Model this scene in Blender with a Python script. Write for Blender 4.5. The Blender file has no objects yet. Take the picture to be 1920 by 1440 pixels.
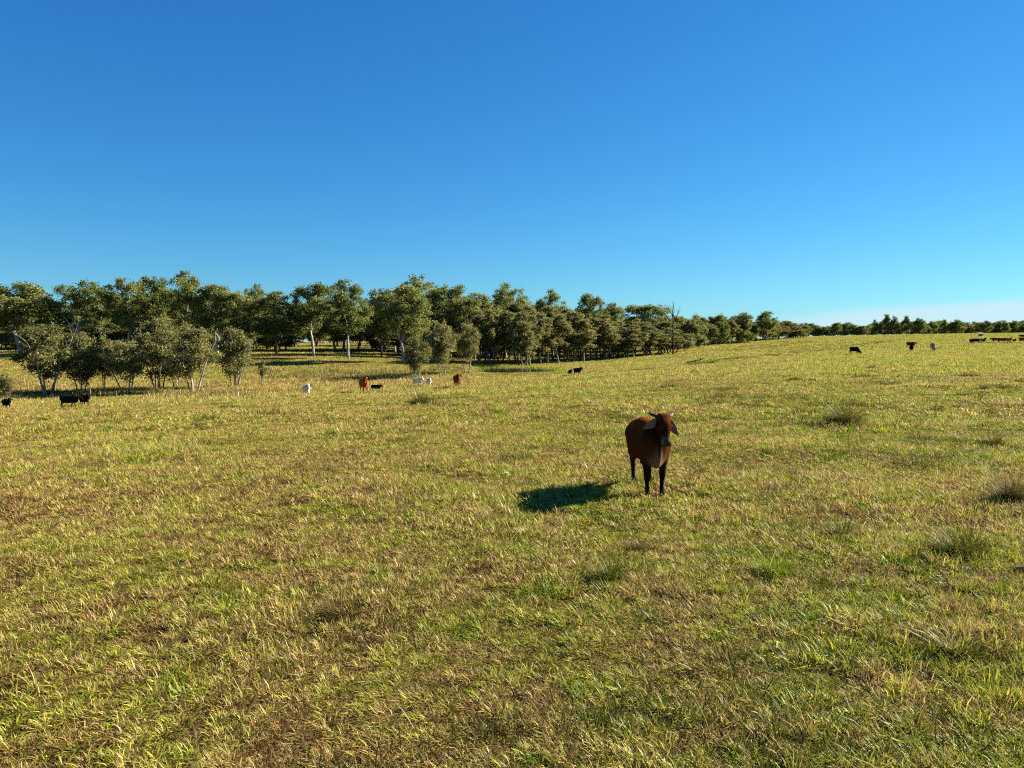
import bpy, bmesh, math, random
import numpy as np
from mathutils import Vector, Matrix, Euler

# ------------------------------------------------------------------ camera, sky, sun, exposure
scene = bpy.context.scene
F = 1400.0                     # focal length in photo pixels (1920 wide)
EYE = 2.55
PITCH = math.atan(80 / F)
cam_data = bpy.data.cameras.new('camera')
cam_data.sensor_width = 36.0
cam_data.lens = F / 1920 * 36.0
cam_data.clip_start = 0.05
cam_data.clip_end = 12000
cam = bpy.data.objects.new('camera', cam_data)
scene.collection.objects.link(cam)
cam.location = (0, 0, EYE)
cam.rotation_euler = (math.radians(90) - PITCH, 0, 0)
scene.camera = cam

SUN_AZ = math.radians(66)      # clockwise from the view direction (+Y)
SUN_EL = math.radians(26)
SUN_DIR = Vector((math.cos(SUN_EL) * math.sin(SUN_AZ), math.cos(SUN_EL) * math.cos(SUN_AZ), math.sin(SUN_EL)))
world = bpy.data.worlds.new('World')
scene.world = world
world.use_nodes = True
wn = world.node_tree
wn.nodes.clear()
wo = wn.nodes.new('ShaderNodeOutputWorld')
wb = wn.nodes.new('ShaderNodeBackground')
wb.inputs['Strength'].default_value = 0.055
sky = wn.nodes.new('ShaderNodeTexSky')
sky.sky_type = 'NISHITA'
sky.sun_disc = False
sky.sun_elevation = SUN_EL
sky.sun_rotation = SUN_AZ
sky.altitude = 50
sky.air_density = 1.0
sky.dust_density = 0.0
sky.ozone_density = 3.0
hs = wn.nodes.new('ShaderNodeHueSaturation')
hs.inputs['Saturation'].default_value = 1.15
hs.inputs['Value'].default_value = 1.0
wn.links.new(sky.outputs[0], hs.inputs['Color'])
# thin bank of low cloud lying along the horizon
tc = wn.nodes.new('ShaderNodeTexCoord')
sep = wn.nodes.new('ShaderNodeSeparateXYZ')
wn.links.new(tc.outputs['Generated'], sep.inputs[0])
mp = wn.nodes.new('ShaderNodeMapping')
mp.inputs['Scale'].default_value = (2.2, 2.2, 34.0)
wn.links.new(tc.outputs['Generated'], mp.inputs['Vector'])
nz = wn.nodes.new('ShaderNodeTexNoise')
nz.inputs['Scale'].default_value = 1.6
nz.inputs['Detail'].default_value = 5
nz.inputs['Roughness'].default_value = 0.55
wn.links.new(mp.outputs[0], nz.inputs['Vector'])
# band height grows towards +X (the cloud bank lies to the right of the view)
hmap = wn.nodes.new('ShaderNodeMapRange')
hmap.inputs['From Min'].default_value = 0.10
hmap.inputs['From Max'].default_value = 0.75
hmap.inputs['To Min'].default_value = 0.004
hmap.inputs['To Max'].default_value = 0.073
wn.links.new(sep.outputs['X'], hmap.inputs['Value'])
el = wn.nodes.new('ShaderNodeMath'); el.operation = 'SUBTRACT'
wn.links.new(hmap.outputs[0], el.inputs[0]); wn.links.new(sep.outputs['Z'], el.inputs[1])
nsc = wn.nodes.new('ShaderNodeMath'); nsc.operation = 'MULTIPLY_ADD'
nsc.inputs[1].default_value = 0.03; nsc.inputs[2].default_value = -0.015
wn.links.new(nz.outputs[0], nsc.inputs[0])
ad = wn.nodes.new('ShaderNodeMath'); ad.operation = 'ADD'
wn.links.new(el.outputs[0], ad.inputs[0]); wn.links.new(nsc.outputs[0], ad.inputs[1])
cm = wn.nodes.new('ShaderNodeMapRange')
cm.interpolation_type = 'SMOOTHSTEP'
cm.inputs['From Min'].default_value = -0.004
cm.inputs['From Max'].default_value = 0.014
cm.inputs['To Max'].default_value = 0.78
wn.links.new(ad.outputs[0], cm.inputs['Value'])
mixc = wn.nodes.new('ShaderNodeMix'); mixc.data_type = 'RGBA'
mixc.inputs['B'].default_value = (2.95, 3.85, 4.4, 1)
wn.links.new(cm.outputs[0], mixc.inputs['Factor'])
tint = wn.nodes.new('ShaderNodeMix'); tint.data_type = 'RGBA'; tint.blend_type = 'MULTIPLY'   # the camera's cool white balance
tint.inputs['Factor'].default_value = 1.0
tint.inputs['B'].default_value = (.198, .492, .653, 1)
wn.links.new(hs.outputs[0], tint.inputs['A'])
# gentle tone response per channel, the same over the whole sky
ssep = wn.nodes.new('ShaderNodeSeparateColor'); scmb = wn.nodes.new('ShaderNodeCombineColor')
wn.links.new(tint.outputs['Result'], ssep.inputs[0])
SKY_K = 0.055 * 4.0
for ch, (g_, b_) in enumerate(((1.08, 1.25), (.89, .874), (.72, .93))):
    m1_ = wn.nodes.new('ShaderNodeMath'); m1_.operation = 'MULTIPLY'; m1_.inputs[1].default_value = SKY_K
    m2_ = wn.nodes.new('ShaderNodeMath'); m2_.operation = 'POWER'; m2_.inputs[1].default_value = g_
    m3_ = wn.nodes.new('ShaderNodeMath'); m3_.operation = 'MULTIPLY'; m3_.inputs[1].default_value = b_ / SKY_K
    wn.links.new(ssep.outputs[ch], m1_.inputs[0]); wn.links.new(m1_.outputs[0], m2_.inputs[0])
    wn.links.new(m2_.outputs[0], m3_.inputs[0]); wn.links.new(m3_.outputs[0], scmb.inputs[ch])
wn.links.new(scmb.outputs[0], mixc.inputs['A'])
wn.links.new(mixc.outputs['Result'], wb.inputs['Color'])
wn.links.new(wb.outputs[0], wo.inputs['Surface'])

sun_data = bpy.data.lights.new('sun', 'SUN')
sun_data.energy = 5.0
sun_data.angle = math.radians(0.53)
sun_data.color = (1.0, 0.93, 0.80)
sun = bpy.data.objects.new('sun', sun_data)
scene.collection.objects.link(sun)
sun.location = SUN_DIR * 100
sun.rotation_euler = SUN_DIR.to_track_quat('Z', 'Y').to_euler()

vs = scene.view_settings
vs.view_transform = 'Standard'
vs.look = 'None'
vs.exposure = 2.0
vs.gamma = 1.0
vs.use_curve_mapping = False
scene.cycles.max_bounces = 4
scene.cycles.diffuse_bounces = 3
scene.cycles.transmission_bounces = 3
scene.cycles.glossy_bounces = 2
scene.cycles.use_denoising = False
scene.cycles.use_adaptive_sampling = True
scene.cycles.adaptive_threshold = 0.02
scene.cycles.pixel_filter_type = 'BLACKMAN_HARRIS'
scene.cycles.filter_width = 1.2

rng = np.random.default_rng(7)
random.seed(7)

# ------------------------------------------------------------------ helpers
def link(o, parent=None):
    scene.collection.objects.link(o)
    if parent is not None:
        o.parent = parent
    return o

def tag(o, label=None, cat=None, group=None, kind=None):
    if label: o['label'] = label
    if cat: o['category'] = cat
    if group: o['group'] = group
    if kind: o['kind'] = kind
    return o

def mesh_np(name, v, f, mat=None, smooth=True, colors=None, mats=None):
    """v (n,3); f (m,k) array or list of faces; colors (n,3) point colour attribute 'col'"""
    me = bpy.data.meshes.new(name)
    v = np.asarray(v, dtype=np.float32)
    if isinstance(f, np.ndarray):
        k = f.shape[1]
        me.vertices.add(len(v)); me.vertices.foreach_set('co', v.ravel())
        me.loops.add(f.size); me.loops.foreach_set('vertex_index', f.astype(np.int32).ravel())
        me.polygons.add(len(f))
        me.polygons.foreach_set('loop_start', np.arange(0, f.size, k, dtype=np.int32))
        me.update(calc_edges=True)
        me.validate()
    else:
        me.from_pydata(v.tolist(), [], f)
    if colors is not None:
        a = me.color_attributes.new('col', 'FLOAT_COLOR', 'POINT')
        c = np.ones((len(v), 4), dtype=np.float32); c[:, :3] = colors
        a.data.foreach_set('color', c.ravel())
    if smooth and len(me.polygons):
        me.polygons.foreach_set('use_smooth', np.ones(len(me.polygons), dtype=bool))
    if mat is not None: me.materials.append(mat)
    me.update()
    return me

def obj(name, me, parent=None):
    return link(bpy.data.objects.new(name, me), parent)

def hash2(ix, iy, seed):
    h = (ix.astype(np.int64) * 374761393 + iy.astype(np.int64) * 668265263 + seed * 2147483647) & 0xFFFFFFFF
    h = ((h ^ (h >> 13)) * 1274126177) & 0xFFFFFFFF
    return ((h ^ (h >> 16)) & 0xFFFFFF) / float(0xFFFFFF)

def vnoise(x, y, scale, seed=0, octaves=3):
    x = np.asarray(x, float) * scale; y = np.asarray(y, float) * scale
    out = 0; amp = 1; tot = 0
    for o in range(octaves):
        ix = np.floor(x); iy = np.floor(y); fx = x - ix; fy = y - iy
        fx = fx * fx * (3 - 2 * fx); fy = fy * fy * (3 - 2 * fy)
        a = hash2(ix, iy, seed + o); b = hash2(ix + 1, iy, seed + o)
        c = hash2(ix, iy + 1, seed + o); d = hash2(ix + 1, iy + 1, seed + o)
        out = out + amp * ((a * (1 - fx) + b * fx) * (1 - fy) + (c * (1 - fx) + d * fx) * fy)
        tot += amp; amp *= 0.5; x = x * 2.03 + 17.1; y = y * 2.03 + 5.7
    return out / tot

# ------------------------------------------------------------------ terrain heights
ROWS = np.array([0, 12, 25, 40, 62, 80, 100, 125, 150, 200, 260, 330, 420, 600, 3000], float)
TCOL = np.array([-1.3, -.686, -.45, -.25, -.07, .03, .14, .22, .30, .386, .50, .68, 1.2])
ZT = np.array([
 [0, 0, -.5, -1.5, -3.1, -3.6, -2.8, -1.4, .1, 1.0, 1.5, 2.0, 2.0, 2.0, 2.0],
 [0, 0, -.5, -1.5, -3.1, -3.6, -2.8, -1.4, .1, 1.0, 1.5, 2.0, 2.0, 2.0, 2.0],
 [0, 0, -.4, -1.2, -2.6, -3.5, -2.9, -1.5, -.1, .8, 1.4, 1.9, 2.0, 2.0, 2.0],
 [0, 0, -.3, -.9, -2.1, -2.8, -2.45, -1.1, -.1, .7, 1.4, 1.9, 2.0, 2.0, 2.0],
 [0, 0, -.2, -.7, -1.8, -2.4, -2.2, -2.0, -1.6, -.8, .2, 1.0, 1.6, 2.0, 2.0],
 [0, 0, -.2, -.6, -1.3, -1.75, -1.95, -1.85, -2.0, -1.5, -.5, .6, 1.6, 2.0, 2.0],
 [0, 0, -.15, -.4, -.9, -1.3, -1.5, -1.8, -1.9, -1.4, 0, 1.2, 2.0, 3.0, 3.0],
 [0, 0, -.1, -.25, -.5, -.7, -.8, -.8, -.6, .4, 1.6, 3.0, 3.6, 4.0, 4.0],
 [0, 0, -.05, -.1, -.2, -.2, -.1, 0, .2, .7, 1.7, 3.2, 4.2, 4.5, 4.5],
 [0, 0, 0, 0, 0, 0, .1, .2, .4, 1.0, 2.0, 3.9, 5.0, 5.0, 5.0],
 [0, 0, 0, .05, .1, .15, .25, .4, .7, 1.5, 2.8, 4.6, 6.4, 6.2, 5.5],
 [0, 0, .05, .1, .2, .3, .4, .6, 1.0, 1.9, 3.3, 5.2, 7.6, 7.6, 6.0],
 [0, 0, .05, .1, .2, .3, .4, .6, 1.0, 1.9, 3.3, 5.2, 7.6, 7.6, 6.0]]).T
# resample on a fine (log Y, t) lattice and blur so that the slopes are smooth
NS, NT = 240, 220
S_MAX = math.log(3010 / 10)
sl = np.linspace(0, S_MAX, NS); tl = np.linspace(-1.3, 1.2, NT)
yl = 10 * np.exp(sl) - 10
tmp = np.stack([np.interp(yl, ROWS, ZT[:, j]) for j in range(ZT.shape[1])], 1)
fine = np.stack([np.interp(tl, TCOL, tmp[i]) for i in range(NS)], 0)
def blur(a, n, ax):
    k = np.exp(-0.5 * (np.arange(-3 * n, 3 * n + 1) / n) ** 2); k /= k.sum()
    p = np.pad(a, [(3 * n, 3 * n) if q == ax else (0, 0) for q in range(2)], mode='edge')
    return np.apply_along_axis(lambda m: np.convolve(m, k, 'valid'), ax, p)
fine = blur(blur(fine, 4, 0), 5, 1)

POND = (0.3, 117.0, 6.6, 9.5, -1.86)       # centre x, y, radii, water level
BANKS = []                                   # contour-bank polylines, filled below

def height(x, y, detail=True):
    x = np.asarray(x, float); y = np.asarray(y, float)
    Y = np.clip(y, 0, 2990)
    s = np.log((Y + 10) / 10) / S_MAX * (NS - 1)
    t = np.clip(x / np.maximum(Y, 1.0), -1.299, 1.199)
    tt = (t + 1.3) / 2.5 * (NT - 1)
    i = np.clip(np.floor(s).astype(int), 0, NS - 2); j = np.clip(np.floor(tt).astype(int), 0, NT - 2)
    fs = s - i; ft = tt - j
    z = (fine[i, j] * (1 - fs) + fine[i + 1, j] * fs) * (1 - ft) + (fine[i, j + 1] * (1 - fs) + fine[i + 1, j + 1] * fs) * ft
    if detail:
        z = z + (vnoise(x, y, .35, 11, 2) - .5) * .16 + (vnoise(x, y, 1.1, 21, 1) - .5) * .035
        z = z + (vnoise(x, y, .05, 31, 2) - .5) * .3 * np.clip((np.abs(Y) - 15) / 60, 0, 1)
    # pond basin and the earth bank on its left side
    px, py, rx, ry, wl = POND
    d = np.sqrt(((x - px) / rx) ** 2 + ((y - py) / ry) ** 2)
    w = np.clip((1.55 - d) / .55, 0, 1); w = w * w * (3 - 2 * w)
    z = z * (1 - w) + (wl - .05 - .5 * np.clip(1.1 - d, 0, 1)) * w
    bm_ = np.exp(-(((x + 9.5) / 3.0) ** 2 + ((y - 112) / 6.0) ** 2))
    z = z + bm_ * .9
    for pl in BANKS:
        dmin = np.full(x.shape, 1e9)
        for (a, b) in zip(pl[:-1], pl[1:]):
            ax_, ay_ = a; bx_, by_ = b
            L2 = (bx_ - ax_) ** 2 + (by_ - ay_) ** 2
            q = np.clip(((x - ax_) * (bx_ - ax_) + (y - ay_) * (by_ - ay_)) / L2, 0, 1)
            dd = np.hypot(x - ax_ - q * (bx_ - ax_), y - ay_ - q * (by_ - ay_))
            dmin = np.minimum(dmin, dd)
        z = z + .42 * np.exp(-(dmin / 1.6) ** 2)
    return z

CP, SP = math.cos(PITCH), math.sin(PITCH)
def ray(u, v):
    a = (u - 960) / F; b = -(v - 720) / F
    return np.array([a, CP + b * SP, -SP + b * CP])
def at(u, v, Y):
    d = ray(u, v); t = Y / d[1]
    return Vector((d[0] * t, Y, EYE + d[2] * t))
def ground_at(u, v, y0=3.0, y1=700.0):
    """first place where the sight line through a photo pixel meets the ground"""
    d = ray(u, v)
    ys = np.geomspace(y0, y1, 1500); t = ys / d[1]
    zr = EYE + d[2] * t; zg = height(d[0] * t, ys, False)
    k = np.argmax(zr <= zg)
    if not (zr <= zg).any(): k = len(ys) - 1
    return float(d[0] * t[k]), float(ys[k])
def on_ground(u, Y):
    d = ray(u, 660); t = Y / d[1]
    x = d[0] * t
    return Vector((x, Y, float(height(x, Y))))

BANKS.append([ground_at(*p) for p in ((1323, 683), (1400, 674), (1469, 666), (1552, 651), (1636, 641))])
BANKS.append([ground_at(*p) for p in ((1386, 657), (1440, 649), (1500, 641))])

# ------------------------------------------------------------------ materials
def new_mat(name):
    m = bpy.data.materials.new(name); m.use_nodes = True
    nt = m.node_tree; nt.nodes.clear()
    return m, nt, nt.nodes, nt.links

def ramp(nodes, stops, interp='LINEAR'):
    r = nodes.new('ShaderNodeValToRGB'); r.color_ramp.interpolation = interp
    e = r.color_ramp.elements
    while len(e) < len(stops): e.new(0.5)
    for k, (p, c) in enumerate(stops):
        e[k].position = p; e[k].color = (*c, 1)
    return r

def math_node(nodes, links, op, a, b=None, c=None, clamp=False):
    n = nodes.new('ShaderNodeMath'); n.operation = op; n.use_clamp = clamp
    for k, q in enumerate((a, b, c)):
        if q is None: continue
        if isinstance(q, (int, float)): n.inputs[k].default_value = q
        else: links.new(q, n.inputs[k])
    return n.outputs[0]

def noise_node(nodes, links, vec, scale, detail=3, rough=.55):
    n = nodes.new('ShaderNodeTexNoise')
    n.inputs['Scale'].default_value = scale; n.inputs['Detail'].default_value = detail
    n.inputs['Roughness'].default_value = rough
    links.new(vec, n.inputs['Vector'])
    return n.outputs[0]

GREEN_PATCH = [(.23, 4), (.8, 3)]
def patch_factor(nodes, links):
    """same world-space patches of green and dry growth for turf and blades"""
    g = nodes.new('ShaderNodeNewGeometry')
    sx = nodes.new('ShaderNodeSeparateXYZ'); links.new(g.outputs['Position'], sx.inputs[0])
    cb = nodes.new('ShaderNodeCombineXYZ')
    links.new(sx.outputs[0], cb.inputs[0]); links.new(sx.outputs[1], cb.inputs[1])
    a = noise_node(nodes, links, cb.outputs[0], .13, 3)
    b = noise_node(nodes, links, cb.outputs[0], 1.05, 3)
    c = noise_node(nodes, links, cb.outputs[0], .035, 2)
    s = math_node(nodes, links, 'MULTIPLY_ADD', a, .9, -.45)
    s = math_node(nodes, links, 'MULTIPLY_ADD', b, 1.0, s)
    s = math_node(nodes, links, 'ADD', s, -.5)
    s = math_node(nodes, links, 'MULTIPLY_ADD', c, .5, s)
    s = math_node(nodes, links, 'ADD', s, -.25)
    # a slightly greener right side of the paddock, drier ground left
    xr = math_node(nodes, links, 'DIVIDE', sx.outputs[0], math_node(nodes, links, 'ADD', math_node(nodes, links, 'ABSOLUTE', sx.outputs[1]), 6.0))
    s = math_node(nodes, links, 'MULTIPLY_ADD', xr, .12, s)
    # brown rank growth along the gully floor left of the pond
    ty = math_node(nodes, links, 'MULTIPLY_ADD', sx.outputs[1], 1 / 15.0, -88 / 15.0)
    gq = math_node(nodes, links, 'POWER', 2.718, math_node(nodes, links, 'MULTIPLY', math_node(nodes, links, 'MULTIPLY', ty, ty), -1.0))
    gx_ = math_node(nodes, links, 'MULTIPLY_ADD', sx.outputs[0], -.12, -.1, clamp=True)
    s = math_node(nodes, links, 'MULTIPLY_ADD', math_node(nodes, links, 'MULTIPLY', gq, gx_), -.20, s)
    return s, cb.outputs[0], sx.outputs[1]

GRASS_STOPS = [(0.0, (0.1254, 0.0588, 0.02744)), (.20, (0.2979, 0.1882, 0.08232)), (.38, (0.4704, 0.3606, 0.1646)),
               (.54, (0.392, 0.345, 0.09408)), (.70, (0.2666, 0.2901, 0.04312)), (.86, (0.1333, 0.2117, 0.02195)), (1.0, (0.06664, 0.1411, 0.01568))]
def grass_material(name, shift=0.0, dark=1.0, gain=1.0):
    m, nt, N, L = new_mat(name)
    s, pos, py = patch_factor(N, L)
    at_ = N.new('ShaderNodeAttribute'); at_.attribute_name = 'col'
    sc = N.new('ShaderNodeSeparateColor'); L.new(at_.outputs['Color'], sc.inputs[0])
    f = math_node(N, L, 'MULTIPLY_ADD', s, .85 * gain, sc.outputs[0])
    f = math_node(N, L, 'ADD', f, shift, clamp=True)
    r = ramp(N, GRASS_STOPS); L.new(f, r.inputs[0])
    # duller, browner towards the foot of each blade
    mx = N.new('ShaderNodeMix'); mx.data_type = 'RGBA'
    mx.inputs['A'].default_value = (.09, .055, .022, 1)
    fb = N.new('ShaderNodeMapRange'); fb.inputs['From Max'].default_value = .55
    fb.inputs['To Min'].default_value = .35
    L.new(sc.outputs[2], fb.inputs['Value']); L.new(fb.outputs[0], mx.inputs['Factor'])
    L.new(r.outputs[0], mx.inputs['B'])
    hv = N.new('ShaderNodeHueSaturation')
    val = math_node(N, L, 'MULTIPLY_ADD', sc.outputs[1], 1.0 * dark, .5 * dark)
    L.new(val, hv.inputs['Value']); L.new(mx.outputs['Result'], hv.inputs['Color'])
    hv.inputs['Saturation'].default_value = 1.12
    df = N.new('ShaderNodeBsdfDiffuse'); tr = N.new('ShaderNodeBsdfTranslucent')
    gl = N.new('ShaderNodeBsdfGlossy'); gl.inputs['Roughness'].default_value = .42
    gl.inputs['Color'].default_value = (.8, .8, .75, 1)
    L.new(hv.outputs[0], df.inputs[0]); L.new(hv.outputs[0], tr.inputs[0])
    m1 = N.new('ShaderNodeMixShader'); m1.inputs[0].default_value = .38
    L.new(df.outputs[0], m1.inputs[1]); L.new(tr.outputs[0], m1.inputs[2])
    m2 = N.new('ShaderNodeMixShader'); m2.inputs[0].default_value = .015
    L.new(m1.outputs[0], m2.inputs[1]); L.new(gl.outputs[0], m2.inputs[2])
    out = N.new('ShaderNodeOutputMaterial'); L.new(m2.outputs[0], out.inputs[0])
    return m

def ground_material():
    m, nt, N, L = new_mat('turf_soil')
    s, pos, py = patch_factor(N, L)
    fine_n = noise_node(N, L, pos, 9.0, 5, .7)
    mid_n = noise_node(N, L, pos, 2.2, 4, .65)
    f = math_node(N, L, 'MULTIPLY_ADD', s, .8, .55)
    f = math_node(N, L, 'MULTIPLY_ADD', mid_n, .5, math_node(N, L, 'ADD', f, -.25))
    f = math_node(N, L, 'MULTIPLY_ADD', fine_n, .5, math_node(N, L, 'ADD', f, -.25), clamp=True)
    r = ramp(N, GRASS_STOPS); L.new(f, r.inputs[0])
    soil = ramp(N, [(0.3, (0.021, 0.0144, 0.0072)), (.55, (0.045, 0.03, 0.0132)), (.75, (0.072, 0.051, 0.021))])
    L.new(fine_n, soil.inputs[0])
    # thatch covers the soil more completely further out, where single blades are no longer built as densely
    mr = N.new('ShaderNodeMapRange'); mr.inputs['From Min'].default_value = 10; mr.inputs['From Max'].default_value = 120
    mr.inputs['To Min'].default_value = .15; mr.inputs['To Max'].default_value = .9
    L.new(py, mr.inputs['Value'])
    hvg = N.new('ShaderNodeHueSaturation'); hvg.inputs['Value'].default_value = .72; hvg.inputs['Saturation'].default_value = 1.1
    L.new(r.outputs[0], hvg.inputs['Color'])
    mx = N.new('ShaderNodeMix'); mx.data_type = 'RGBA'
    L.new(mr.outputs[0], mx.inputs['Factor']); L.new(soil.outputs[0], mx.inputs['A']); L.new(hvg.outputs[0], mx.inputs['B'])
    bs = N.new('ShaderNodeBsdfPrincipled'); bs.inputs['Roughness'].default_value = .95
    bs.inputs['Specular IOR Level'].default_value = .1
    L.new(mx.outputs['Result'], bs.inputs['Base Color'])
    bp = N.new('ShaderNodeBump'); bp.inputs['Strength'].default_value = .8; bp.inputs['Distance'].default_value = .08
    L.new(fine_n, bp.inputs['Height']); L.new(bp.outputs[0], bs.inputs['Normal'])
    out = N.new('ShaderNodeOutputMaterial'); L.new(bs.outputs[0], out.inputs[0])
    return m

def leaf_material(name, stops, trans=.42, obj_var=.35):
    m, nt, N, L = new_mat(name)
    at_ = N.new('ShaderNodeAttribute'); at_.attribute_name = 'col'
    sc = N.new('ShaderNodeSeparateColor'); L.new(at_.outputs['Color'], sc.inputs[0])
    oi = N.new('ShaderNodeObjectInfo')
    f = math_node(N, L, 'MULTIPLY_ADD', oi.outputs['Random'], obj_var, sc.outputs[0])
    f = math_node(N, L, 'ADD', f, -obj_var / 2, clamp=True)
    r = ramp(N, stops); L.new(f, r.inputs[0])
    hv = N.new('ShaderNodeHueSaturation')
    L.new(math_node(N, L, 'MULTIPLY_ADD', sc.outputs[1], .5, .78), hv.inputs['Value'])
    L.new(r.outputs[0], hv.inputs['Color'])
    df = N.new('ShaderNodeBsdfDiffuse'); tr = N.new('ShaderNodeBsdfTranslucent')
    gl = N.new('ShaderNodeBsdfGlossy'); gl.inputs['Roughness'].default_value = .45
    L.new(hv.outputs[0], df.inputs[0]); L.new(hv.outputs[0], tr.inputs[0])
    m1 = N.new('ShaderNodeMixShader'); m1.inputs[0].default_value = trans
    L.new(df.outputs[0], m1.inputs[1]); L.new(tr.outputs[0], m1.inputs[2])
    m2 = N.new('ShaderNodeMixShader'); m2.inputs[0].default_value = .012
    L.new(m1.outputs[0], m2.inputs[1]); L.new(gl.outputs[0], m2.inputs[2])
    out = N.new('ShaderNodeOutputMaterial'); L.new(m2.outputs[0], out.inputs[0])
    return m

def bark_material(name, c0, c1, c2, scale=3.0):
    m, nt, N, L = new_mat(name)
    tcn = N.new('ShaderNodeTexCoord')
    mpn = N.new('ShaderNodeMapping'); mpn.inputs['Scale'].default_value = (1, 1, .22)
    L.new(tcn.outputs['Object'], mpn.inputs[0])
    a = noise_node(N, L, mpn.outputs[0], scale, 5, .7)
    r = ramp(N, [(.32, c0), (.5, c1), (.68, c2)]); L.new(a, r.inputs[0])
    bs = N.new('ShaderNodeBsdfPrincipled'); bs.inputs['Roughness'].default_value = .9
    bs.inputs['Specular IOR Level'].default_value = .15
    L.new(r.outputs[0], bs.inputs['Base Color'])
    bp = N.new('ShaderNodeBump'); bp.inputs['Strength'].default_value = .6; bp.inputs['Distance'].default_value = .05
    L.new(a, bp.inputs['Height']); L.new(bp.outputs[0], bs.inputs['Normal'])
    out = N.new('ShaderNodeOutputMaterial'); L.new(bs.outputs[0], out.inputs[0])
    return m

M_GROUND = ground_material()
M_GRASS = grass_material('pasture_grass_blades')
M_TUSSOCK = grass_material('tussock_blades', shift=.05, dark=.34, gain=.3)  # dark enough to paint shaded hollows too, in the low clumps
M_SEDGE_SHADE = grass_material('shaded_sedge_blades', shift=-.02, dark=.5, gain=.4)  # value lowered so the blades carry the gully's shade
EUC = [(0, (.090, .112, .030)), (.35, (.132, .154, .035)), (.65, (.172, .186, .044)), (1, (.235, .220, .066))]
PAP = [(0, (0.0882, 0.09155, 0.02835)), (.35, (0.1397, 0.1417, 0.03969)), (.65, (0.1985, 0.1871, 0.0567)), (1, (0.2719, 0.215, 0.08505))]
M_EUC = leaf_material('eucalypt_leaves', EUC)
M_PAP = leaf_material('paperbark_leaves', PAP)
M_BARK_PALE = bark_material('pale_gum_bark', (0.1152, 0.1008, 0.0864), (0.3024, 0.2808, 0.252), (0.4176, 0.396, 0.36))
M_BARK_GREY = bark_material('grey_brown_bark', (0.036, 0.0288, 0.02304), (0.0936, 0.0756, 0.0612), (0.1872, 0.1584, 0.1296))
M_BARK_PAPER = bark_material('papery_bark', (0.0792, 0.0612, 0.0468), (0.2016, 0.1692, 0.1368), (0.36, 0.324, 0.2736))
M_BARK_CHAR = bark_material('charred_bark', (0.00576, 0.00576, 0.00576), (0.01584, 0.0144, 0.01296), (0.0504, 0.0432, 0.0396))
M_WOOD_GREY = bark_material('weathered_wood', (0.03456, 0.02592, 0.01786), (0.09792, 0.07258, 0.0491), (0.1728, 0.1348, 0.09374), 8)

# ------------------------------------------------------------------ ground sheet
def build_ground():
    rs = np.concatenate([[0.4], np.geomspace(1.0, 60, 150), np.geomspace(62, 3500, 120)])
    th = np.concatenate([np.linspace(-50, 50, 420), np.linspace(50, 310, 131)[1:-1]])
    th = np.radians(th)
    R, T = np.meshgrid(rs, th, indexing='ij')
    X = R * np.sin(T); Y = R * np.cos(T)
    Z = height(X, Y)
    v = np.stack([X, Y, Z], -1).reshape(-1, 3)
    nr, nth = R.shape
    i = np.arange(nr - 1)[:, None]; j = np.arange(nth)[None, :]
    jn = (j + 1) % nth
    f = np.stack([i * nth + j, (i + 1) * nth + j, (i + 1) * nth + jn, i * nth + jn], -1).reshape(-1, 4)[:, ::-1]
    v = np.concatenate([v, [[0, 0, float(height(0., 0.))]]])
    me = mesh_np('ground', v, np.ascontiguousarray(f), M_GROUND)
    o = obj('ground', me)
    tag(o, 'grassy paddock ground rolling down to a shallow gully and up to the right', 'ground', kind='structure')
build_ground()

# ------------------------------------------------------------------ pasture grass (instanced patches of single blades)
def blades(n, pos, ang, lean, length, width, col, segs=2, curl=.5):
    """n tapered bent blades -> verts, quads, colours"""
    d = np.stack([np.cos(ang), np.sin(ang), np.zeros(n)], 1)
    side = np.stack([-np.sin(ang), np.cos(ang), np.zeros(n)], 1)
    tw = rng.uniform(-.9, .9, n)[:, None]
    V = []; C = []
    cur = pos.copy(); l = lean.copy()
    for s in range(segs + 1):
        fr = s / segs
        w = (width * (1 - .92 * fr ** 1.6) * .5)[:, None]
        sd = side * np.cos(tw) + np.array([[0, 0, 1.]]) * np.sin(tw) * .6
        V.append(np.stack([cur - sd * w, cur + sd * w], 1))
        c = col.copy(); c[:, 2] = fr
        C.append(np.stack([c, c], 1))
        dirv = d * np.sin(l)[:, None] + np.array([[0, 0, 1.]]) * np.cos(l)[:, None]
        cur = cur + dirv * (length / segs)[:, None]
        l = l + curl * rng.uniform(.3, 1.3, n)
    V = np.stack(V, 1).reshape(-1, 3); C = np.stack(C, 1).reshape(-1, 3)   # per blade (segs+1)*2 verts
    base = np.arange(n)[:, None] * (segs + 1) * 2
    fs = []
    for s in range(segs):
        k = s * 2
        fs.append(base + np.array([[k, k + 1, k + 3, k + 2]]))
    return V, np.stack(fs, 1).reshape(-1, 4), C

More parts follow.
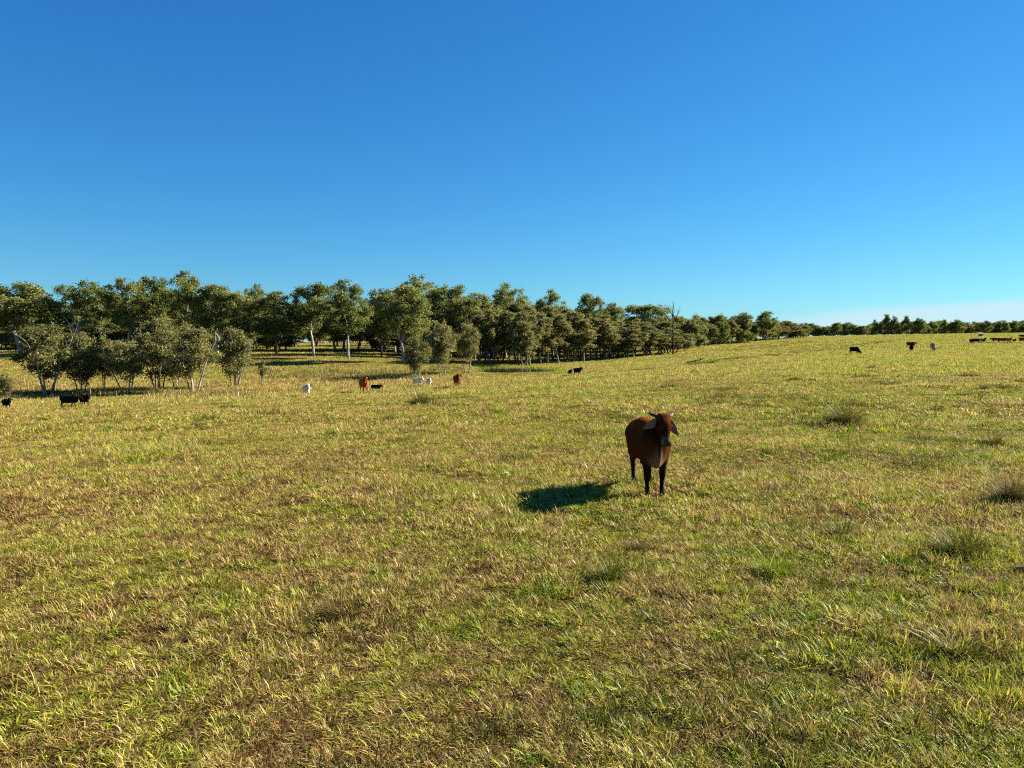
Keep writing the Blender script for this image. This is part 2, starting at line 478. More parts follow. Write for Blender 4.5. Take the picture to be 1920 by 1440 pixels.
patch_coll = bpy.data.collections.new('grass_patches')   # not linked to the scene: only a source for the grass
TIERS = [  # patch radius, tufts, blades per tuft, tuft radius, blade length, blade width, litter blades, variants, segs
    (.55, 60, 54, .060, .054, .0078, 2900, 7, 2),
    (.70, 66, 42, .072, .061, .0112, 2000, 7, 2),
    (1.3, 84, 30, .125, .082, .023, 1300, 6, 2),
    (2.6, 100, 24, .26, .125, .050, 1200, 6, 1),
    (5.5, 130, 20, .55, .15, .115, 1500, 4, 1)]
tier_first = []
cnt = 0
for ti, (rad, nt_, per, tr_, ln, w, nlit, nv, segs) in enumerate(TIERS):
    tier_first.append(cnt)
    for k in range(nv):
        def disc(n):
            a = rng.uniform(0, 2 * np.pi, n); r = rad * np.sqrt(rng.uniform(0, 1, n))
            return np.stack([r * np.cos(a), r * np.sin(a)], 1)
        # tufts: each with its own size, height and greenness, the blades arching out from the middle
        tc_ = disc(nt_); n = nt_ * per; pick = np.repeat(np.arange(nt_), per)
        tsz = rng.lognormal(0, .46, nt_); tone = rng.normal(.485, .20, nt_); tbr = rng.normal(0, .16, nt_)
        a = rng.uniform(0, 2 * np.pi, n); q = np.sqrt(rng.uniform(0, 1, n))
        p = tc_[pick] + np.stack([np.cos(a), np.sin(a)], 1) * (q * tr_ * tsz[pick] ** .7)[:, None]
        col = np.zeros((n, 3)); col[:, 0] = np.clip(tone[pick] + rng.normal(0, .13, n), 0, 1)
        col[:, 1] = np.clip(rng.uniform(0, 1, n) + tbr[pick], 0, 1.1)
        lean = .22 + 1.05 * q * rng.uniform(.4, 1.4, n)
        length = ln * np.minimum(tsz[pick] * rng.lognormal(0, .34, n) * (1.1 - .35 * q), 2.0)
        wd_ = w * rng.uniform(.6, 1.3, n) * np.where(col[:, 0] > .55, 1.25, .8)
        A = (p, a + rng.normal(0, .6, n), lean, length, wd_, col)
        # litter and short lying growth between them, darkened to paint shade into the gaps
        p2 = disc(nlit); c2 = np.zeros((nlit, 3)); c2[:, 0] = np.clip(rng.normal(.36, .20, nlit), 0, 1); c2[:, 1] = rng.uniform(-.3, .6, nlit)
        Bq = (p2, rng.uniform(0, 6.283, nlit), rng.uniform(.7, 1.5, nlit), ln * .75 * rng.lognormal(0, .35, nlit), w * rng.uniform(.5, 1.2, nlit), c2)
        p, a, lean, length, wd_, col = [np.concatenate([x_, y_]) for x_, y_ in zip(A, Bq)]
        pos = np.concatenate([p, np.full((len(p), 1), .004)], 1)
        V, Fc, C = blades(len(p), pos, a, lean, length, wd_, col, segs, .55)
        me = mesh_np('grass_patch', V, Fc, M_GRASS, False, C)
        o = bpy.data.objects.new('grass_patch_%03d' % cnt, me)
        patch_coll.objects.link(o)
        cnt += 1
tier_first.append(cnt)

def instancer(name, coll, P, idx, rot, scl):
    me = bpy.data.meshes.new(name)
    me.vertices.add(len(P)); me.vertices.foreach_set('co', P.astype(np.float32).ravel())
    a = me.attributes.new('idx', 'INT', 'POINT'); a.data.foreach_set('value', idx.astype(np.int32))
    a = me.attributes.new('rot', 'FLOAT_VECTOR', 'POINT'); a.data.foreach_set('vector', rot.astype(np.float32).ravel())
    a = me.attributes.new('scl', 'FLOAT_VECTOR', 'POINT'); a.data.foreach_set('vector', scl.astype(np.float32).ravel())
    o = obj(name, me)
    ng = bpy.data.node_groups.new(name + '_scatter', 'GeometryNodeTree')
    ng.interface.new_socket('Geometry', in_out='INPUT', socket_type='NodeSocketGeometry')
    ng.interface.new_socket('Geometry', in_out='OUTPUT', socket_type='NodeSocketGeometry')
    N, L = ng.nodes, ng.links
    gi = N.new('NodeGroupInput'); go = N.new('NodeGroupOutput')
    ci = N.new('GeometryNodeCollectionInfo')
    ci.inputs['Collection'].default_value = coll
    ci.inputs['Separate Children'].default_value = True
    ci.inputs['Reset Children'].default_value = True
    ip = N.new('GeometryNodeInstanceOnPoints')
    ip.inputs['Pick Instance'].default_value = True
    def na(nm, ty):
        n = N.new('GeometryNodeInputNamedAttribute'); n.data_type = ty; n.inputs['Name'].default_value = nm
        return n.outputs['Attribute']
    er = N.new('FunctionNodeEulerToRotation')
    L.new(na('rot', 'FLOAT_VECTOR'), er.inputs[0])
    L.new(gi.outputs[0], ip.inputs['Points']); L.new(ci.outputs[0], ip.inputs['Instance'])
    L.new(na('idx', 'INT'), ip.inputs['Instance Index'])
    L.new(er.outputs[0], ip.inputs['Rotation']); L.new(na('scl', 'FLOAT_VECTOR'), ip.inputs['Scale'])
    L.new(ip.outputs[0], go.inputs[0])
    md = o.modifiers.new('scatter', 'NODES'); md.node_group = ng
    return o

def scatter_grass():
    PX, PY, TI = [], [], []
    bands = [(2.0, 10, 4.4), (9, 24, 2.8), (22, 64, .58), (58, 155, .15), (145, 460, .035)]
    for ti, (y0, y1, dens) in enumerate(bands):
        slope, extra = (.80, 5.0) if ti < 4 else (.76, 5)
        st = 1 / math.sqrt(dens)
        gy = np.arange(y0, y1, st); rows_ = []
        for q in gy:
            hw = slope * q + extra
            rows_.append(np.stack([np.arange(-hw, hw, st) + rng.uniform(0, st), np.full(len(np.arange(-hw, hw, st)), q)], 1))
        g2 = np.concatenate(rows_); n = len(g2)
        g2 = g2 + rng.uniform(-.5, .5, (n, 2)) * st * .95
        x, y = g2[:, 0], g2[:, 1]
        keep = np.ones(n, bool)
        d = np.sqrt(((x - POND[0]) / POND[2]) ** 2 + ((y - POND[1]) / POND[3]) ** 2)
        keep &= d > 1.15
        PX.append(x[keep]); PY.append(y[keep]); TI.append(np.full(keep.sum(), ti))
    x = np.concatenate(PX); y = np.concatenate(PY); ti = np.concatenate(TI)
    z = height(x, y)
    n = len(x)
    tf = np.array(tier_first)
    idx = tf[ti] + (rng.uniform(0, 1, n) * (tf[ti + 1] - tf[ti])).astype(int)
    h = vnoise(x, y, .9, 41, 3); h2 = vnoise(x, y, .22, 51, 2); h3 = vnoise(x, y, .028, 61, 2)
    sz = .72 + .85 * np.clip((h - .3) * 2, 0, 1) ** 1.5 + .7 * np.clip((h2 - .45) * 2.2, 0, 1) ** 2
    sz = np.where(y > 58, np.minimum(sz, 1.15), sz)
    # taller rank growth on the right foreground and down in the gully
    right = np.clip((x - 2.2) / 5, 0, 1) * np.clip((16 - y) / 8, 0, 1)
    sz = sz * (1 + .45 * right)
    sz = sz * np.clip(rng.normal(1, .18, n), .5, 1.6)
    gully = np.exp(-((y - 88) / 16.0) ** 2) * np.clip((-.02 - x / y) * 8, 0, 1)
    sz = sz * (1 + .9 * gully)
    # trodden/closer-cropped ground
    front_pond = (np.abs(x - POND[0]) < 8) & (y > 96) & (y < POND[1])
    sz = np.where(front_pond, sz * .45, sz)
    sx = np.clip(rng.normal(1, .12, n), .7, 1.4) * (.9 + .15 * np.clip(sz, 0, 2))
    # lay every patch on the slope under it
    e = np.array([t_[0] for t_ in TIERS])[ti] * .8
    gx = (height(x + e, y) - height(x - e, y)) / (2 * e); gy = (height(x, y + e) - height(x, y - e)) / (2 * e)
    th = rng.uniform(0, 2 * np.pi, n)
    rot = np.stack([np.arctan(-gx * np.sin(th) + gy * np.cos(th)), -np.arctan(gx * np.cos(th) + gy * np.sin(th)), th], 1)
    o = instancer('pasture_grass', patch_coll, np.stack([x, y, z], 1), idx, rot, np.stack([sx, sx, sz], 1))
    tag(o, 'sunlit pasture of mixed dry straw and green grass covering the whole paddock', 'grass', kind='stuff')
scatter_grass()

# ------------------------------------------------------------------ tree prototypes
class Tubes:
    """collects tapered tubes into one mesh"""
    def __init__(self): self.v = []; self.f = []
    def add(self, pts, rads, n=6):
        pts = [Vector(p) for p in pts]
        base = len(self.v)
        for i, p in enumerate(pts):
            d = (pts[min(i + 1, len(pts) - 1)] - pts[max(i - 1, 0)]).normalized()
            ax = d.cross(Vector((.31, .95, .1))).normalized(); bx = d.cross(ax)
            for k in range(n):
                a = 2 * math.pi * k / n
                self.v.append(p + (ax * math.cos(a) + bx * math.sin(a)) * rads[i])
        for i in range(len(pts) - 1):
            for k in range(n):
                q = base + i * n
                self.f.append((q + k, q + (k + 1) % n, q + n + (k + 1) % n, q + n + k))
        top = base + (len(pts) - 1) * n
        self.f.append(tuple(top + k for k in range(n)))
        self.f.append(tuple(base + n - 1 - k for k in range(n)))
    def mesh(self, name, mat):
        return mesh_np(name, np.array([tuple(p) for p in self.v]), self.f, mat)

def limb(p0, d0, length, r0, r1, segs, wob, up, rnd):
    pts = [Vector(p0)]; rads = [r0]; d = Vector(d0).normalized()
    for i in range(segs):
        d = (d + Vector((rnd.uniform(-wob, wob), rnd.uniform(-wob, wob), rnd.uniform(-wob, wob) + up))).normalized()
        pts.append(pts[-1] + d * (length / segs)); rads.append(r0 + (r1 - r0) * (i + 1) / segs)
    return pts, rads, d

def leaves(clumps, per, lsize, mat, rs, name):
    """clumps: list of (centre, rx, rz); diamond leaf sprays spread through each clump"""
    P = []; Q = []
    for (c, rx, rz) in clumps:
        n = int(per * (rx / 1.3) ** 2)
        u = rs.normal(0, 1, (n, 3)); u /= np.linalg.norm(u, axis=1)[:, None]
        u[:, 2] = np.abs(u[:, 2]) * np.where(rs.uniform(0, 1, n) < .72, 1, -1)
        r = np.clip(np.abs(rs.normal(.66, .30, n)), 0, 1.5)
        p = u * r[:, None] * np.array([rx, rx, rz]) * rs.uniform(.85, 1.1, (n, 1)) + np.array(c)
        P.append(p)
        tone = rs.normal(.5, .13)
        Q.append(np.stack([np.clip(rs.normal(tone, .16, n), 0, 1), rs.uniform(0, 1, n)], 1))
    P = np.concatenate(P); Q = np.concatenate(Q); n = len(P)
    a = rs.normal(0, 1, (n, 3)); a[:, 2] -= .45; a /= np.linalg.norm(a, axis=1)[:, None]
    b = np.cross(a, rs.normal(0, 1, (n, 3))); b /= np.linalg.norm(b, axis=1)[:, None]
    L = lsize * rs.uniform(.55, 1.35, (n, 1)); W = L * rs.uniform(.34, .6, (n, 1))
    V = np.stack([P - a * L * .5, P + b * W * .5 + a * L * .05, P + a * L * .5, P - b * W * .5 + a * L * .05], 1).reshape(-1, 3)
    Fq = np.arange(n * 4).reshape(-1, 4)
    C = np.zeros((n, 4, 3)); C[:, :, 0] = Q[:, None, 0]; C[:, :, 1] = Q[:, None, 1]
    return mesh_np(name, V, Fq, mat, False, C.reshape(-1, 3))

def make_eucalypt(seed, H, W, clear=.42, dens=175, bark=None, lsize=.42, sparse=1.0, lean=.0):
    rnd = random.Random(seed); rs = np.random.default_rng(seed)
    tb = Tubes(); cl = []
    r0 = H * .0125
    pts, rads, d = limb((0, 0, -.3), (lean, 0, 1), H * clear + .3, r0 * 1.25, r0 * .85, 6, .07, .02, rnd)
    tb.add(pts, rads, 7)
    fork = pts[-1]
    nl = rnd.randint(4, 6)
    a0 = rnd.uniform(0, 6.28)
    def put(p, s):
        cl.append((tuple(p), s * rnd.uniform(.9, 1.35), s * rnd.uniform(.8, 1.2)))
    for k in range(nl):
        a = a0 + k * 6.283 / nl + rnd.uniform(-.4, .4)
        el_ = rnd.uniform(.35, 1.0) if k else .15
        dirv = (math.cos(a) * math.sin(el_), math.sin(a) * math.sin(el_), math.cos(el_))
        base = fork if k % 2 == 0 else pts[-2].lerp(fork, rnd.uniform(.1, .9))
        ln = (H - fork.z) * rnd.uniform(.60, .80) if el_ < .6 else W * .5 * rnd.uniform(.65, .95)
        p2, r2, d2 = limb(base, dirv, ln, r0 * .62, r0 * .22, 6, .16, .06, rnd)
        tb.add(p2, r2, 6)
        for q in range(3, 7):
            for w in range(2):
                a2 = rnd.uniform(0, 6.28)
                dd = (d2 * .55 + Vector((math.cos(a2), math.sin(a2), rnd.uniform(.0, .7)))).normalized()
                l3 = H * rnd.uniform(.07, .16)
                p3, r3, d3 = limb(p2[min(q, 6)], dd, l3, r0 * .2, r0 * .06, 3, .2, .06, rnd)
                tb.add(p3, r3, 5)
                if rnd.random() < sparse:
                    put(p3[-1], H * .058)
                    if rnd.random() < .6: put(p3[-1] + Vector((rnd.uniform(-1, 1), rnd.uniform(-1, 1), rnd.uniform(-.5, .8))) * H * .07, H * .05)
        if rnd.random() < sparse + .3: put(p2[-1], H * .065)
    # domed outline filled with sprays, broken by a few open bays
    bays = [Vector((rnd.uniform(-1, 1), rnd.uniform(-1, 1), rnd.uniform(-.6, .9))).normalized() for _ in range(4)]
    zc = H * (clear * .66 + 1) / 2; hz_ = H * (1 - clear * .66) / 2
    for k in range(int(118 * sparse)):
        d_ = Vector((rnd.gauss(0, 1), rnd.gauss(0, 1), rnd.gauss(.25, 1))).normalized()
        if max(d_.dot(b_) for b_ in bays) > .90: continue
        r_ = rnd.uniform(.45, 1) ** .5
        wide = W * .44 * (1.0 if d_.z > -.2 else .8) * rnd.uniform(.8, 1.12)
        put(Vector((d_.x * r_ * wide, d_.y * r_ * wide, zc + d_.z * r_ * hz_ * .90)), H * rnd.uniform(.036, .058))
    bark = bark or M_BARK_PALE
    tm = tb.mesh('eucalypt_trunk', bark)
    cm_ = leaves(cl, dens, lsize, M_EUC, rs, 'eucalypt_crown')
    xs = np.array([c[0] for c in cl])
    return tm, cm_, H, float(np.percentile(np.hypot(xs[:, 0], xs[:, 1]), 92) + H * .05) * 2, float(xs[:, 2].max() + H * .035)

def make_paperbark(seed, H, W, stems=3, clear=.25, n_cl=70, dens=190, lsize=.25, mat=None, bark=None):
    rnd = random.Random(seed); rs = np.random.default_rng(seed)
    tb = Tubes(); cl = []
    r0 = H * .0115 if stems > 1 else H * .013
    for k in range(stems):
        a = k * 6.283 / stems + rnd.uniform(-.5, .5)
        sp = .08 if stems == 1 else rnd.uniform(.1, .26)
        bx_ = (math.cos(a) * H * .035 * (stems > 1), math.sin(a) * H * .035 * (stems > 1), -.25)
        pts, rads, d = limb(bx_, (math.cos(a) * sp, math.sin(a) * sp, 1), H * rnd.uniform(.66, .86), r0 * rnd.uniform(.8, 1.2), r0 * .25, 9, .07, .015, rnd)
        tb.add(pts, rads, 6)
        for q in range(3, 10):
            for w in range(2):
                a2 = rnd.uniform(0, 6.28)
                p3, r3, d3 = limb(pts[q], (math.cos(a2), math.sin(a2), rnd.uniform(.35, 1.1)), W * rnd.uniform(.18, .36), r0 * .3, r0 * .07, 4, .14, .08, rnd)
                if p3[0].z > H * clear * .6: tb.add(p3, r3, 5)
    # crown: an egg filled with clumps, uneven at the rim
    zc = H * (clear + 1) / 2; hz_ = H * (1 - clear) / 2
    for k in range(n_cl):
        u = rs.normal(0, 1, 3); u /= np.linalg.norm(u); r = rs.uniform(.15, 1) ** .5
        zz = u[2] * r
        wid = W * .42 * (1 - .28 * max(zz, 0)) * rs.uniform(.8, 1.12)
        c = (u[0] * r * wid, u[1] * r * wid, zc + zz * hz_ * .88)
        cl.append((c, W * .125 * rs.uniform(.6, 1.3), W * .125 * rs.uniform(.7, 1.5)))
    tm = tb.mesh('paperbark_trunk', bark or M_BARK_PAPER)
    cm_ = leaves(cl, dens * (1.3 / (W * .14)) ** 2, lsize, mat or M_PAP, rs, 'paperbark_crown')
    return tm, cm_, H, W, H

EUCS = [make_eucalypt(101 + k, 18, 11, clear=c, sparse=sp, bark=b) for k, (c, sp, b) in enumerate([
    (.34, .95, None), (.24, 1.0, M_BARK_GREY), (.36, .85, None), (.26, 1.0, M_BARK_GREY), (.28, 1.0, None), (.34, .5, None), (.22, 1.0, M_BARK_GREY)])]
PAPS = [make_paperbark(201 + k, 8, 5.2, stems=st, clear=c) for k, (st, c) in enumerate([(4, .14), (3, .13), (2, .18), (5, .15), (3, .2)])]
GROVE = [make_paperbark(301 + k, 12, 5.0, stems=st, clear=c, n_cl=66, lsize=.32, bark=b) for k, (st, c, b) in enumerate([
    (1, .22, M_BARK_PAPER), (2, .16, M_BARK_GREY), (1, .28, M_BARK_PAPER), (2, .18, M_BARK_GREY)])]
SHRUB = [make_paperbark(401 + k, 5, 4.6, stems=4, clear=.04, n_cl=50, lsize=.30, mat=M_EUC, bark=M_BARK_GREY) for k in range(2)]
FAR = [make_paperbark(501 + k, 14, 10, stems=2, clear=.03, n_cl=60, dens=200, lsize=.60, mat=M_EUC, bark=M_BARK_GREY) for k in range(4)]

def plant_tree(name, proto, u, v_top, Y, w_px, label, group=None, turn=None, cat='tree', hmin=None):
    tm, cm_, H, W, top = proto
    g = on_ground(u, Y)
    h = at(u, v_top, Y).z - g.z
    w = w_px / F * Y
    root = bpy.data.objects.new(name, None)
    root.empty_display_size = .5
    link(root)
    root.location = g
    root.rotation_euler = (0, 0, rng.uniform(0, 6.28) if turn is None else turn)
    root.scale = (w / W, w / W, h / top)
    obj('trunk', tm, root); obj('crown', cm_, root)
    tag(root, label, cat, group)
    return root

E = lambda k: EUCS[k % len(EUCS)]
# tall gums standing out of the main tree line (u, top v, Y, width px, prototype, label)
GUMS = [
 (38, 533, 150, 150, 0, 'broad spreading gum at the left edge of the photo'),
 (158, 526, 152, 112, 5, 'thin-crowned gum with bare twigs left of the two leaning white trunks'),
 (238, 521, 150, 92, 2, 'gum with forked white trunk rising behind the clump of paperbarks'),
 (292, 519, 158, 86, 3, 'dense green gum just left of the tallest gum of the line'),
 (354, 508, 152, 84, 2, 'tallest gum of the tree line, narrow crown high above its pale trunk'),
 (408, 534, 150, 96, 4, 'gum with pale forked trunk right of the tallest gum'),
 (448, 546, 146, 74, 1, 'dark gum behind the right end of the paperbark clump'),
 (481, 531, 172, 46, 5, 'small round-topped gum showing its tuft above the tree line'),
 (518, 546, 146, 108, 6, 'low broad gum left of the grassy gap under the trees'),
 (588, 533, 146, 94, 0, 'gum with clear pale forked trunk beside the grassy gap'),
 (653, 524, 141, 104, 2, 'big round-crowned gum with straight grey trunk right of the grassy gap'),
 (716, 541, 158, 78, 3, 'gum between the big round-crowned gum and the leaning white gum'),
 (757, 536, 134, 116, 4, 'gum with slightly leaning white trunk at the edge of the golden flat'),
 (787, 517, 166, 92, 5, 'greyish thin-crowned gum standing tallest above the middle of the line'),
 (834, 534, 160, 82, 1, 'rounded gum right of the greyish thin-crowned gum'),
 (890, 548, 158, 96, 6, 'gum behind the multi-stemmed tree left of the pond'),
 (955, 531, 165, 76, 5, 'gum with domed brownish crown rising behind the pond'),
 (1036, 542, 172, 66, 2, 'gum with open crown above the paperbark grove right of the pond'),
 (1106, 552, 182, 62, 0, 'gum with wind-swept top above the middle of the paperbark grove'),
 (1144, 568, 186, 54, 3, 'last tall gum before the dip in the tree line'),
 (1216, 571, 196, 112, 1, 'wide-domed gum just left of the dead tree'),
 (1391, 586, 262, 40, 3, 'left of two round-topped gums standing above the far tree line'),
 (1436, 584, 270, 42, 0, 'right of two round-topped gums standing above the far tree line'),
]
for (u, vt, Y, w, k, lab) in GUMS:
    plant_tree('eucalyptus_tree', E(k), u, vt, Y, w, lab, 'tall gums of the main tree line')

# gums and paperbarks that fill the wood behind the front row: nothing tells them apart
def line_top(u):
    return float(np.interp(u, [-300, 0, 100, 200, 350, 500, 600, 700, 800, 950, 1100, 1180, 1250, 1320, 1400, 1500],
                           [548, 550, 562, 548, 545, 556, 560, 556, 545, 562, 575, 588, 592, 602, 603, 612]))
for k in range(64):
    u = -330 + k * 24.5 + rng.uniform(-9, 9)
    Y = float(np.interp(u, [-330, 900, 1250], [172, 176, 215])) + rng.uniform(0, 38)
    plant_tree('eucalyptus_tree', E((1, 3, 4, 6, 0)[k % 5]), u, line_top(u) + rng.uniform(3, 26), Y, rng.uniform(74, 104),
               'gum in the crowded wood behind the front row of the main tree line', 'gums filling the wood')
for k in range(40):
    u = -330 + k * 40 + rng.uniform(-12, 12)
    plant_tree('eucalyptus_tree', E((3, 6, 1)[k % 3]), u, line_top(u) + rng.uniform(8, 30), rng.uniform(225, 262) + (40 if u > 1200 else 0), rng.uniform(70, 96),
               'half-hidden gum deep in the wood, showing only between nearer crowns', 'gums deep in the wood')
for k in range(88):
    u = -340 + k * 18.5 + rng.uniform(-6, 6)
    plant_tree('understorey_tree', SHRUB[k % 2], u, 604 + rng.uniform(-10, 12), rng.uniform(285, 340), rng.uniform(52, 74),
               'dim bushy tree at the far side of the main wood', 'bushy trees at the back of the wood')
# understorey of the wood; the grassy gap is left open
for k in range(84):
    u = -300 + k * 18.6 + rng.uniform(-7, 7)
    if 556 < u < 694: continue
    Y = float(np.interp(u, [-330, 900, 1250], [158, 165, 205])) + rng.uniform(0, 30)
    plant_tree('understorey_tree', (SHRUB + GROVE)[k % 6], u, 612 + rng.uniform(-22, 14), Y, rng.uniform(56, 80),
               'shadowed young tree in the understorey of the main wood', 'understorey of the wood')

# dense paperbark grove right of the pond
for k in range(46):
    q = k / 45
    u = 902 + q * 360 + rng.uniform(-8, 8)
    row = k % 3
    Y = float(np.interp(u, [900, 1000, 1150, 1262], [140, 136, 160, 176])) + row * 7 + rng.uniform(-2, 3)
    vt = float(np.interp(u, [900, 930, 1000, 1100, 1200, 1262], [585, 572, 578, 592, 600, 612])) + rng.uniform(-7, 14) - row * 2
    plant_tree('paperbark_tree', GROVE[k % 4], u, vt, Y, rng.uniform(54, 74),
               'slender paperbark crowded into the grove right of the pond', 'paperbarks of the grove')
# the tree line running away to the right of the dead tree
for k in range(40):
    q = k / 39
    u = 1270 + q * 232 + rng.uniform(-4, 4)
    Y = float(np.interp(u, [1262, 1310, 1400, 1505], [196, 212, 268, 345])) + rng.uniform(0, 26)
    vt = float(np.interp(u, [1262, 1320, 1420, 1470, 1505], [596, 596, 596, 602, 612])) + rng.uniform(-6, 9)
    plant_tree('paperbark_tree', (GROVE + FAR)[k % 8], u, vt, Y, rng.uniform(34, 54),
               'tree in the receding tree line right of the dead tree', 'trees of the receding line')
plant_tree('paperbark_tree', PAPS[1], 1284, 622, 186, 42, 'bushy tree with dark trunks just right of the dead tree')

# far wood along the right horizon
for k in range(84):
    u = 1490 + k * 6 + rng.uniform(-3, 3)
    Y = rng.uniform(470, 560)
    vt = float(np.interp(u, [1490, 1600, 1800, 1990], [609, 606, 604, 605])) + rng.uniform(-5, 6)
    plant_tree('far_tree', FAR[k % 4], u, vt, Y, rng.uniform(24, 38),
               'tree in the dark wood along the far right horizon', 'trees of the far wood')
for (u, vt, w, lab) in [(1640, 598, 16, 'leftmost narrow gum of the tall cluster above the far wood'),
                        (1661, 589, 20, 'tallest gum of the cluster above the far wood'),
                        (1676, 591, 18, 'gum right beside the tallest gum above the far wood'),
                        (1697, 592, 22, 'rounded gum in the middle of the tall cluster above the far wood'),
                        (1722, 594, 26, 'rightmost wide gum of the tall cluster above the far wood'),
                        (1769, 599, 16, 'small flat-topped gum standing alone right of the tall cluster'),
                        (1792, 598, 34, 'broad low gum right of the small flat-topped gum'),
                        (1884, 602, 18, 'last gum showing above the far wood near the right edge')]:
    plant_tree('far_tree', FAR[int(u) % 4], u, vt, 450, w, lab, 'gums above the far wood')

# the paperbarks standing in the gully
FRONT = [
 (86, 602, 82, 100, 0, 'wide dark paperbark with a cluster of thick grey trunks, leftmost of the gully clump'),
 (150, 619, 84, 64, 1, 'paperbark with forked trunk behind the pair of black cattle'),
 (194, 628, 86, 56, 2, 'slim paperbark third from the left in the gully clump'),
 (236, 636, 81, 72, 4, 'small rounded paperbark with a low white fork, nearest of the gully clump'),
 (296, 597, 86, 86, 3, 'tall paperbark with dark stems in the middle of the gully clump'),
 (330, 612, 90, 56, 1, 'slender paperbark squeezed between the two tallest of the gully clump'),
 (362, 603, 83, 84, 0, 'tall paperbark with white stems at the right of the gully clump'),
 (440, 616, 90, 70, 3, 'paperbark with four thin pale stems standing apart right of the gully clump'),
 (784, 626, 96, 50, 1, 'rounded green paperbark behind the two white cattle'),
 (829, 600, 101, 54, 2, 'pale twin-stemmed paperbark between white and dark red cattle'),
 (877, 604, 106, 48, 4, 'slim paperbark with three white stems at the left end of the pond'),
]
for (u, vt, Y, w, k, lab) in FRONT:
    plant_tree('paperbark_tree', PAPS[k], u, vt - 3, Y, w * 1.22, lab, 'paperbarks in the gully')
plant_tree('paperbark_tree', PAPS[2], 6, 697, 70, 34, 'small leafy tree on a white stem at the left edge above a black cow')
plant_tree('paperbark_sapling', PAPS[4], 492, 673, 92, 20, 'lone thin sapling right of the gully clump', cat='sapling')
plant_tree('paperbark_tree', GROVE[3], 985, 600, 131, 62, 'multi-stemmed tree leaning over the back of the pond')

# ------------------------------------------------------------------ dead tree, fallen wood, posts
def dead_tree():
    rnd = random.Random(5)
    g = on_ground(1262, 170)
    top = at(1262, 565, 170).z - g.z
    root = bpy.data.objects.new('dead_tree', None); link(root); root.location = g
    tb = Tubes()
    tb.add([(0, 0, -.3), (.02, 0, 2), (-.06, 0, 5), (-.12, 0, 8), (-.1, 0, top * .72)], [.22, .18, .15, .13, .10], 8)
    obj('trunk', tb.mesh('dead_trunk', M_BARK_CHAR), root)
    f0 = Vector((-.1, 0, top * .70))
    for (pts, r) in [
        ([f0, f0 + Vector((-.5, .1, 1.1)), f0 + Vector((-1.2, .2, 2.1)), f0 + Vector((-1.9, .1, 3.0))], .075),
        ([f0, f0 + Vector((-.15, 0, 1.3)), f0 + Vector((.05, .1, 2.5)), f0 + Vector((-.1, 0, top * .3))], .085),
        ([f0 + Vector((0, 0, .3)), f0 + Vector((.25, 0, 1.5)), f0 + Vector((.12, .1, 2.6)), f0 + Vector((.3, 0, 3.4))], .055),
        ([f0 - Vector((0, 0, 1.2)), f0 + Vector((.7, -.1, -.1)), f0 + Vector((1.15, 0, 1.2)), f0 + Vector((1.45, .1, 2.6))], .07),
        ([f0 + Vector((.9, -.05, .5)), f0 + Vector((1.4, 0, 1.3)), f0 + Vector((1.75, 0, 2.2))], .04),
        ([f0 + Vector((-.9, .15, 1.7)), f0 + Vector((-1.0, .1, 2.4)), f0 + Vector((-1.3, 0, 3.2))], .04)]:
        t2 = Tubes(); t2.add(pts, [r * 1.35 * (1 - .7 * i / (len(pts) - 1)) for i in range(len(pts))], 6)
        obj('branch', t2.mesh('dead_branch', M_BARK_CHAR), root)
    tag(root, 'tall dead tree with blackened trunk and bare forked branches against the sky', 'dead tree')
dead_tree()

def fallen_branch():
    x, y = ground_at(1305, 682); z = float(height(x, y))
    root = bpy.data.objects.new('fallen_branch', None); link(root); root.location = (x, y, z)
    t = Tubes(); t.add([(-1.3, 0, .12), (-.3, .1, .3), (.6, 0, .5), (1.1, -.1, .75)], [.09, .10, .08, .05], 7)
    obj('stem', t.mesh('stem', M_BARK_GREY), root)
    for pts in ([(-.2, .1, .3), (.3, .5, .25), (.9, .8, .12)], [(.5, 0, .48), (.7, .1, .9), (.65, .1, 1.15)], [(.2, 0, .4), (-.1, -.5, .3), (-.5, -.8, .1)]):
        t = Tubes(); t.add(pts, [.05, .04, .02], 5); obj('twig', t.mesh('twig', M_BARK_GREY), root)
    tag(root, 'dead fallen branch lying in the grass below the dead tree', 'branch')
fallen_branch()

def log_right():
    x, y = ground_at(1926, 1082); z = float(height(x, y))
    t = Tubes()
    t.add([(-.16, .02, .07), (-.1, 0, .085), (.2, .02, .09), (.7, .1, .10), (1.2, .12, .08)], [.03, .045, .06, .065, .05], 9)
    o = obj('log', t.mesh('log', M_WOOD_GREY)); o.location = (x, y, z)
    o.scale = (.8, .8, .8); tag(o, 'weathered grey log end poking in from the right edge of the photo', 'log')
log_right()

for (u, vt, Y, r, lab, mat) in [(166, 729, 74, .085, 'short pale fence post rising just behind the head of a black cow', M_WOOD_GREY),
                               (215, 733, 76, .06, 'thin dark fence post under the small rounded paperbark', M_BARK_GREY)]:
    g = on_ground(u, Y); h = at(u, vt, Y).z - g.z
    t = Tubes(); t.add([(0, 0, -.2), (.01, 0, h * .5), (0, .01, h - .03), (0, .01, h)], [r * 1.05, r, r * .95, r * .75], 8)
    o = obj('fence_post', t.mesh('fence_post', mat)); o.location = g
    tag(o, lab, 'fence post', 'fence posts in the gully')

